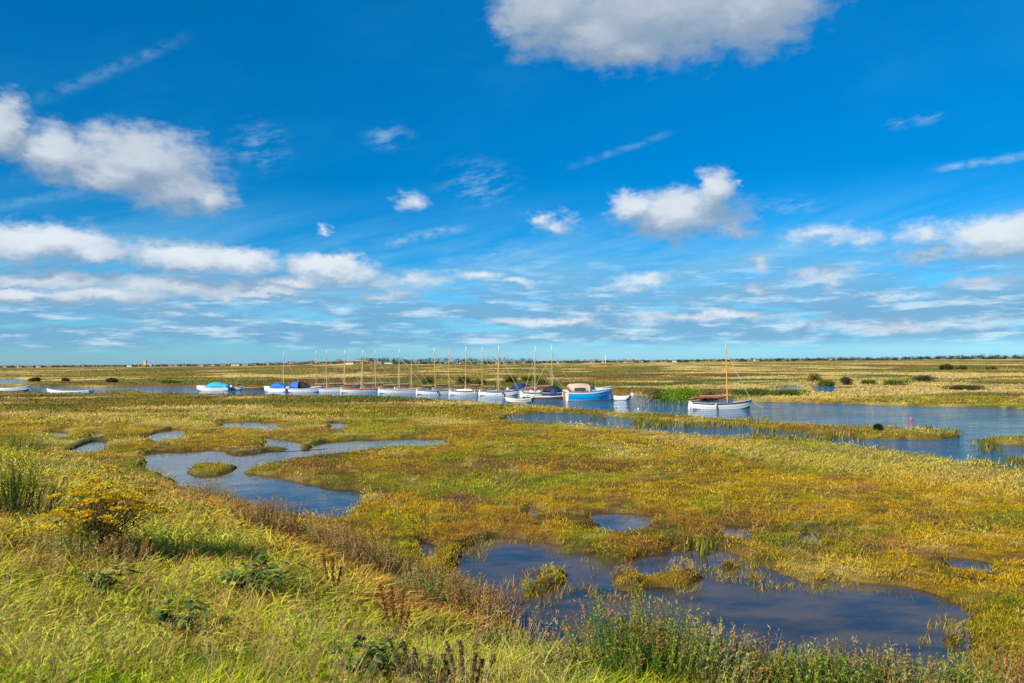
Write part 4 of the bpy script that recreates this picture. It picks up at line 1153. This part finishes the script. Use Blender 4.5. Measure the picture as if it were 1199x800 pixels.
# ------------------------------------------------------------------ plants on the near bank
def shoots_bush(px, py, rad, hgt, n, cols, tips, lab, name='seablite_bush', cat='bush', leaf=.035, per=26, lean=.45, group='bushy plants on the near bank', loc=None):
    x, y, z = loc or hit(px, py); root = empty(name, (x, y, z - .03)); tag(root, lab, cat, group)
    B = Blades(); S_ = Blades()
    a = rng.random(n) * 2 * PI; q = rng.random(n) ** .6
    base = np.stack([np.cos(a) * q * rad * .75, np.sin(a) * q * rad * .75, -np.full(n, .02)], 1)
    base[:, 2] += field(base[:, 0] + x, base[:, 1] + y)[0] - z
    D = np.stack([np.cos(a) * q * lean, np.sin(a) * q * lean, np.ones(n)], 1) + rng.normal(0, .12, (n, 3)); D /= np.linalg.norm(D, axis=1)[:, None]
    Ln = hgt * (1 - .38 * q ** 2) * (.75 + .4 * rng.random(n))
    sc_ = jitter(palette(cols, [1] * len(cols), n), n, .3)
    S_.add(base, D, Ln, np.full(n, .010), np.full(n, .05), sc_ * .7)
    t = rng.random((n, per)) ** .8; t = .22 + .78 * t
    P = (base[:, None, :] + D[:, None, :] * (Ln[:, None] * t)[..., None]).reshape(-1, 3)
    m_ = n * per; dd = np.repeat(D, per, 0) + rng.normal(0, .55, (m_, 3))
    tp = np.repeat(rng.random(n) < .6, per) & (t.ravel() > .72)
    cc = np.repeat(sc_, per, 0); cc = np.where(tp[:, None], palette(tips, [1] * len(tips), m_), cc)
    B.add(P, dd, leaf * (.6 + .8 * rng.random(m_)), leaf * .36 * (.7 + .6 * rng.random(m_)), rng.random(m_) * .3, jitter(cc, m_, .3), shape='leaf')
    B.build('foliage', root); S_.build('stems', root)
    return root


g1_ = [(.16, .26, .035), (.26, .34, .05), (.10, .17, .03)]; yt = [(.42, .42, .04), (.34, .30, .06)]; ot = [(.50, .26, .08), (.44, .20, .07)]; rd = [(.44, .20, .08), (.36, .22, .07), (.52, .32, .10), (.40, .36, .08)]
sg = [(.34, .38, .12), (.24, .28, .09), (.44, .42, .16)]; stw = [(.58, .42, .16), (.46, .30, .12)]; pu = [(.30, .14, .08), (.40, .24, .12), (.22, .15, .06), (.44, .34, .12)]
for (px, py, rad, hgt, n, cols, tips, lab) in (
    (722, 800, 0.57, .98, 225, g1_, ot, 'tall green feathery bush with russet tips at the left end of the pool-side clump'),
    (775, 804, 0.55, .92, 225, g1_, yt, 'bright green feathery bush with yellow tips second along the pool edge'),
    (828, 806, 0.53, .76, 195, sg, stw, 'straw tinted bush leaning right in the pool-side clump'),
    (880, 812, 0.48, .60, 180, g1_, ot, 'low green and orange bush where the pool-side clump drops away'),
    (655, 800, 0.46, .42, 195, sg, stw, 'pale sage grassy bush left of the tall green feathery bush'),
    (950, 824, 0.48, .62, 195, g1_, yt, 'green bush at the bottom edge below the widest part of the pool'),
    (1005, 826, 0.46, 0.71, 180, g1_, rd, 'dark green upright bush on the bottom edge right of centre'),
    (1060, 828, 0.46, 0.68, 180, sg, rd, 'olive and russet bush at the bottom edge near the pool right end'),
    (1120, 830, 0.48, 0.71, 180, g1_, yt, 'green and yellow bush at the bottom edge below the small pool islet'),
    (1180, 830, 0.48, 0.74, 180, rd, ot, 'reddish bush in the bottom right corner'),
    (590, 768, 0.45, .38, 180, g1_, stw, 'green bush at the near shore of the pool left arm'),
    (560, 724, 0.60, 0.67, 225, rd, ot, 'orange and russet bush beside the left tip of the big pool'),
    (505, 704, 0.69, 0.66, 225, sg, ot, 'sage bush with orange tips left of the russet one'),
    (440, 672, 0.86, 0.74, 255, pu, rd, 'purple brown bush between the two pools on the bank edge'),
    (395, 650, 0.80, 0.74, 225, rd, stw, 'russet bush on the bank edge below the winding pool'),
    (318, 618, 0.98, 0.72, 225, pu, ot, 'brown bush just below the long arm of the winding pool'),
    (250, 585, 1.03, 0.62, 210, rd, stw, 'russet bush on the bank edge left of the winding pool tip'),
    (12, 602, 0.86, 1.05, 300, [(.06, .10, .03), (.10, .15, .03)], [(.16, .22, .04)], 'dark green bush at the left edge of the picture'),
    (22, 528, 1.15, 0.90, 180, [(.13, .22, .03), (.22, .32, .03)], yt, 'bright green bush on top of the bank at the far left')):
    shoots_bush(px, py, rad, hgt, n, cols, tips, lab)

# brown dock and mugwort spikes
for (px, py, hgt, k_, c_, lab) in ((466, 758, .85, 4, (.26, .075, .035), 'rusty brown dock with three tall seed spikes in the middle foreground'), (390, 700, .62, 3, (.24, .09, .05), 'brown dock behind the leafy burdock, on the bank'), (497, 822, .62, 6, (.17, .11, .07), 'dark brown mugwort at the bottom edge right of the dock'),
                                  (548, 818, .66, 6, (.18, .11, .08), 'dark brown mugwort at the bottom edge left of the sage bush'), (345, 640, .6, 4, (.30, .13, .07), 'small russet dock below the winding pool'), (610, 728, .55, 5, (.36, .16, .08), 'thin russet dock at the left arm of the big pool')):
    x, y, z = hit(px, py); root = empty('dock_plant', (x, y, z)); tag(root, lab, 'weed', 'brown seeding docks and mugworts on the bank')
    for q in range(k_):
        a = (q - (k_ - 1) / 2) * .16 + rng.normal(0, .03); hq = hgt * (1 - .22 * abs(q - (k_ - 1) / 2) * rng.random() - .08 * q)
        bx, by = (q - (k_ - 1) / 2) * .04, rng.normal(0, .04); tx, ty = bx + a * hq, by + rng.normal(0, .06)
        st = link_mesh('stem', *tube([(bx, by, -.05), ((bx + tx) / 2 - a * .05, (by + ty) / 2, hq * .5), (tx, ty, hq)], [.007, .006, .003], 5), BROWNH, root)
        B = Blades(); n = 260; t_ = .38 + .62 * rng.random(n)
        P = np.stack([bx + (tx - bx) * t_ + rng.normal(0, .011, n), by + (ty - by) * t_ + rng.normal(0, .011, n), hq * t_], 1)
        B.add(P, rng.normal(0, .6, (n, 3)) + [0, 0, .9], .014 + .016 * rng.random(n), .012 + .008 * rng.random(n), np.zeros(n), jitter(np.tile(np.array(c_), (n, 1)), n, .35), shape='leaf')
        B.build('seed_head', st)
    B = Blades(); n = 14; a = rng.random(n) * 2 * PI
    B.add(np.zeros((n, 3)) + [0, 0, .03], np.stack([np.cos(a), np.sin(a), .6 + rng.random(n)], 1), .16 + .1 * rng.random(n), .04 + .02 * rng.random(n), .4 + rng.random(n) * .4, jitter(palette([GREEN, BROWN], [2, 1], n), n), shape='leaf')
    B.build('leaves', root)

# broad-leaved burdock
for (px, py, rr, hh, n, lab) in ((298, 706, .62, .42, 260, 'leafy dark green burdock in the grass of the left foreground'), (118, 700, .35, .22, 90, 'low broad leaved weed in the grass below the yellow flowers'), (205, 745, .35, .2, 90, 'small broad leaved weed left of and below the burdock'), (425, 800, .4, .26, 110, 'broad leaved weed at the bottom edge left of the mugwort')):
    x, y, z = hit(px, py); root = empty('broadleaf_weed', (x, y, z)); tag(root, lab, 'plant')
    B = Blades(); S_ = Blades(); m = 16; a = np.linspace(0, 2 * PI, m, endpoint=False) + rng.normal(0, .2, m); q = rng.random(m)
    D = np.stack([np.cos(a) * (.4 + q), np.sin(a) * (.4 + q), np.full(m, .9)], 1); D /= np.linalg.norm(D, axis=1)[:, None]
    Ls = rr * (.7 + .5 * rng.random(m)); S_.add(np.zeros((m, 3)), D, Ls, np.full(m, .016), np.full(m, .1), np.tile(OLIVE, (m, 1)))
    k = rng.integers(0, m, n); t_ = .25 + .75 * rng.random(n); P = D[k] * (Ls[k] * t_)[:, None]; P[:, 2] = P[:, 2] * hh / (rr * .7) + .08
    aa = rng.random(n) * 2 * PI; dd = np.stack([np.cos(aa), np.sin(aa), rng.normal(.1, .35, n)], 1)
    B.add(P, dd, .07 + .09 * rng.random(n), .05 + .05 * rng.random(n), rng.random(n) * .5, jitter(palette([(.06, .12, .03), (.10, .19, .04), (.16, .25, .06), (.40, .36, .12)], [3, 4, 2, 1], n), n, .3), side=np.stack([-np.sin(aa), np.cos(aa), rng.normal(0, .3, n)], 1), shape='leaf')
    B.build('leaves', root); S_.build('stems', root)

# yellow flowering ragwort
x, y, z = hit(108, 648); root = empty('ragwort_bush', (x, y, z)); tag(root, 'large bush of yellow flower heads on branching brown stems at the left', 'flowering plant')
B = Blades(); S_ = []; n = 88; R0 = .92
fh = []
for v_ in range(3):
    q = Blades(); m = 70; a = rng.random(m) * 2 * PI; rr = rng.random(m) ** .5 * .085
    q.add(np.stack([np.cos(a) * rr, np.sin(a) * rr, .012 * rng.random(m) - rr * .15], 1), np.stack([np.cos(a) * .9, np.sin(a) * .9, .5 + 0 * a], 1) + rng.normal(0, .3, (m, 3)), .020 + .016 * rng.random(m), .018 + .012 * rng.random(m), np.zeros(m), jitter(palette([(.82, .56, .015), (.76, .48, .015), (.50, .40, .05), (.42, .26, .10)], [5, 3, 2, 1], m), m, .15), shape='leaf')
    fh.append(q)
meshes = []
for i_ in range(n):
    a = rng.random() * 2 * PI; q = rng.random() ** .55; tx = math.cos(a) * q * R0 + .12; ty = math.sin(a) * q * R0 * .8; tz = (1.22 - .55 * q * q) * rng.uniform(.62, 1.08)
    S_.append(tube([(tx * .12, ty * .12, -.05), (tx * .45, ty * .45, tz * .5), (tx, ty, tz)], [.010, .007, .003], 4))
    m = 24; t_ = .03 + .85 * rng.random(m)
    B.add(np.stack([tx * t_, ty * t_, tz * t_], 1) + rng.normal(0, .05, (m, 3)), rng.normal(0, 1, (m, 3)) + [0, 0, .3], .05 + .06 * rng.random(m), .014 + .016 * rng.random(m), rng.random(m) * .5, jitter(palette([DGREEN, GREEN, BROWN, OLIVE], [3, 3, 2, 2], m), m), shape='leaf')
    if i_ < 88:
        if i_ < 3: o = fh[i_].build('flower_head', root); meshes.append(o.data)
        else: o = bpy.data.objects.new('flower_head', meshes[i_ % 3]); COL.objects.link(o); o.parent = root
        o.location = (tx, ty, tz); o.rotation_euler = (rng.normal(0, .2), rng.normal(0, .2), rng.random() * 6); o.scale = [rng.uniform(.8, 1.5)] * 3
B.build('foliage', root); link_mesh('stems', *join(*S_), BROWNH, root)
for (px, py, cols, tips, lab) in ((92, 656, sg, yt, 'sage and yellow tuft growing at the left foot of the yellow flowered bush'), (132, 658, stw, ot, 'straw coloured tuft growing at the right foot of the yellow flowered bush')):
    shoots_bush(px, py, .6, .5, 170, cols, tips, lab)
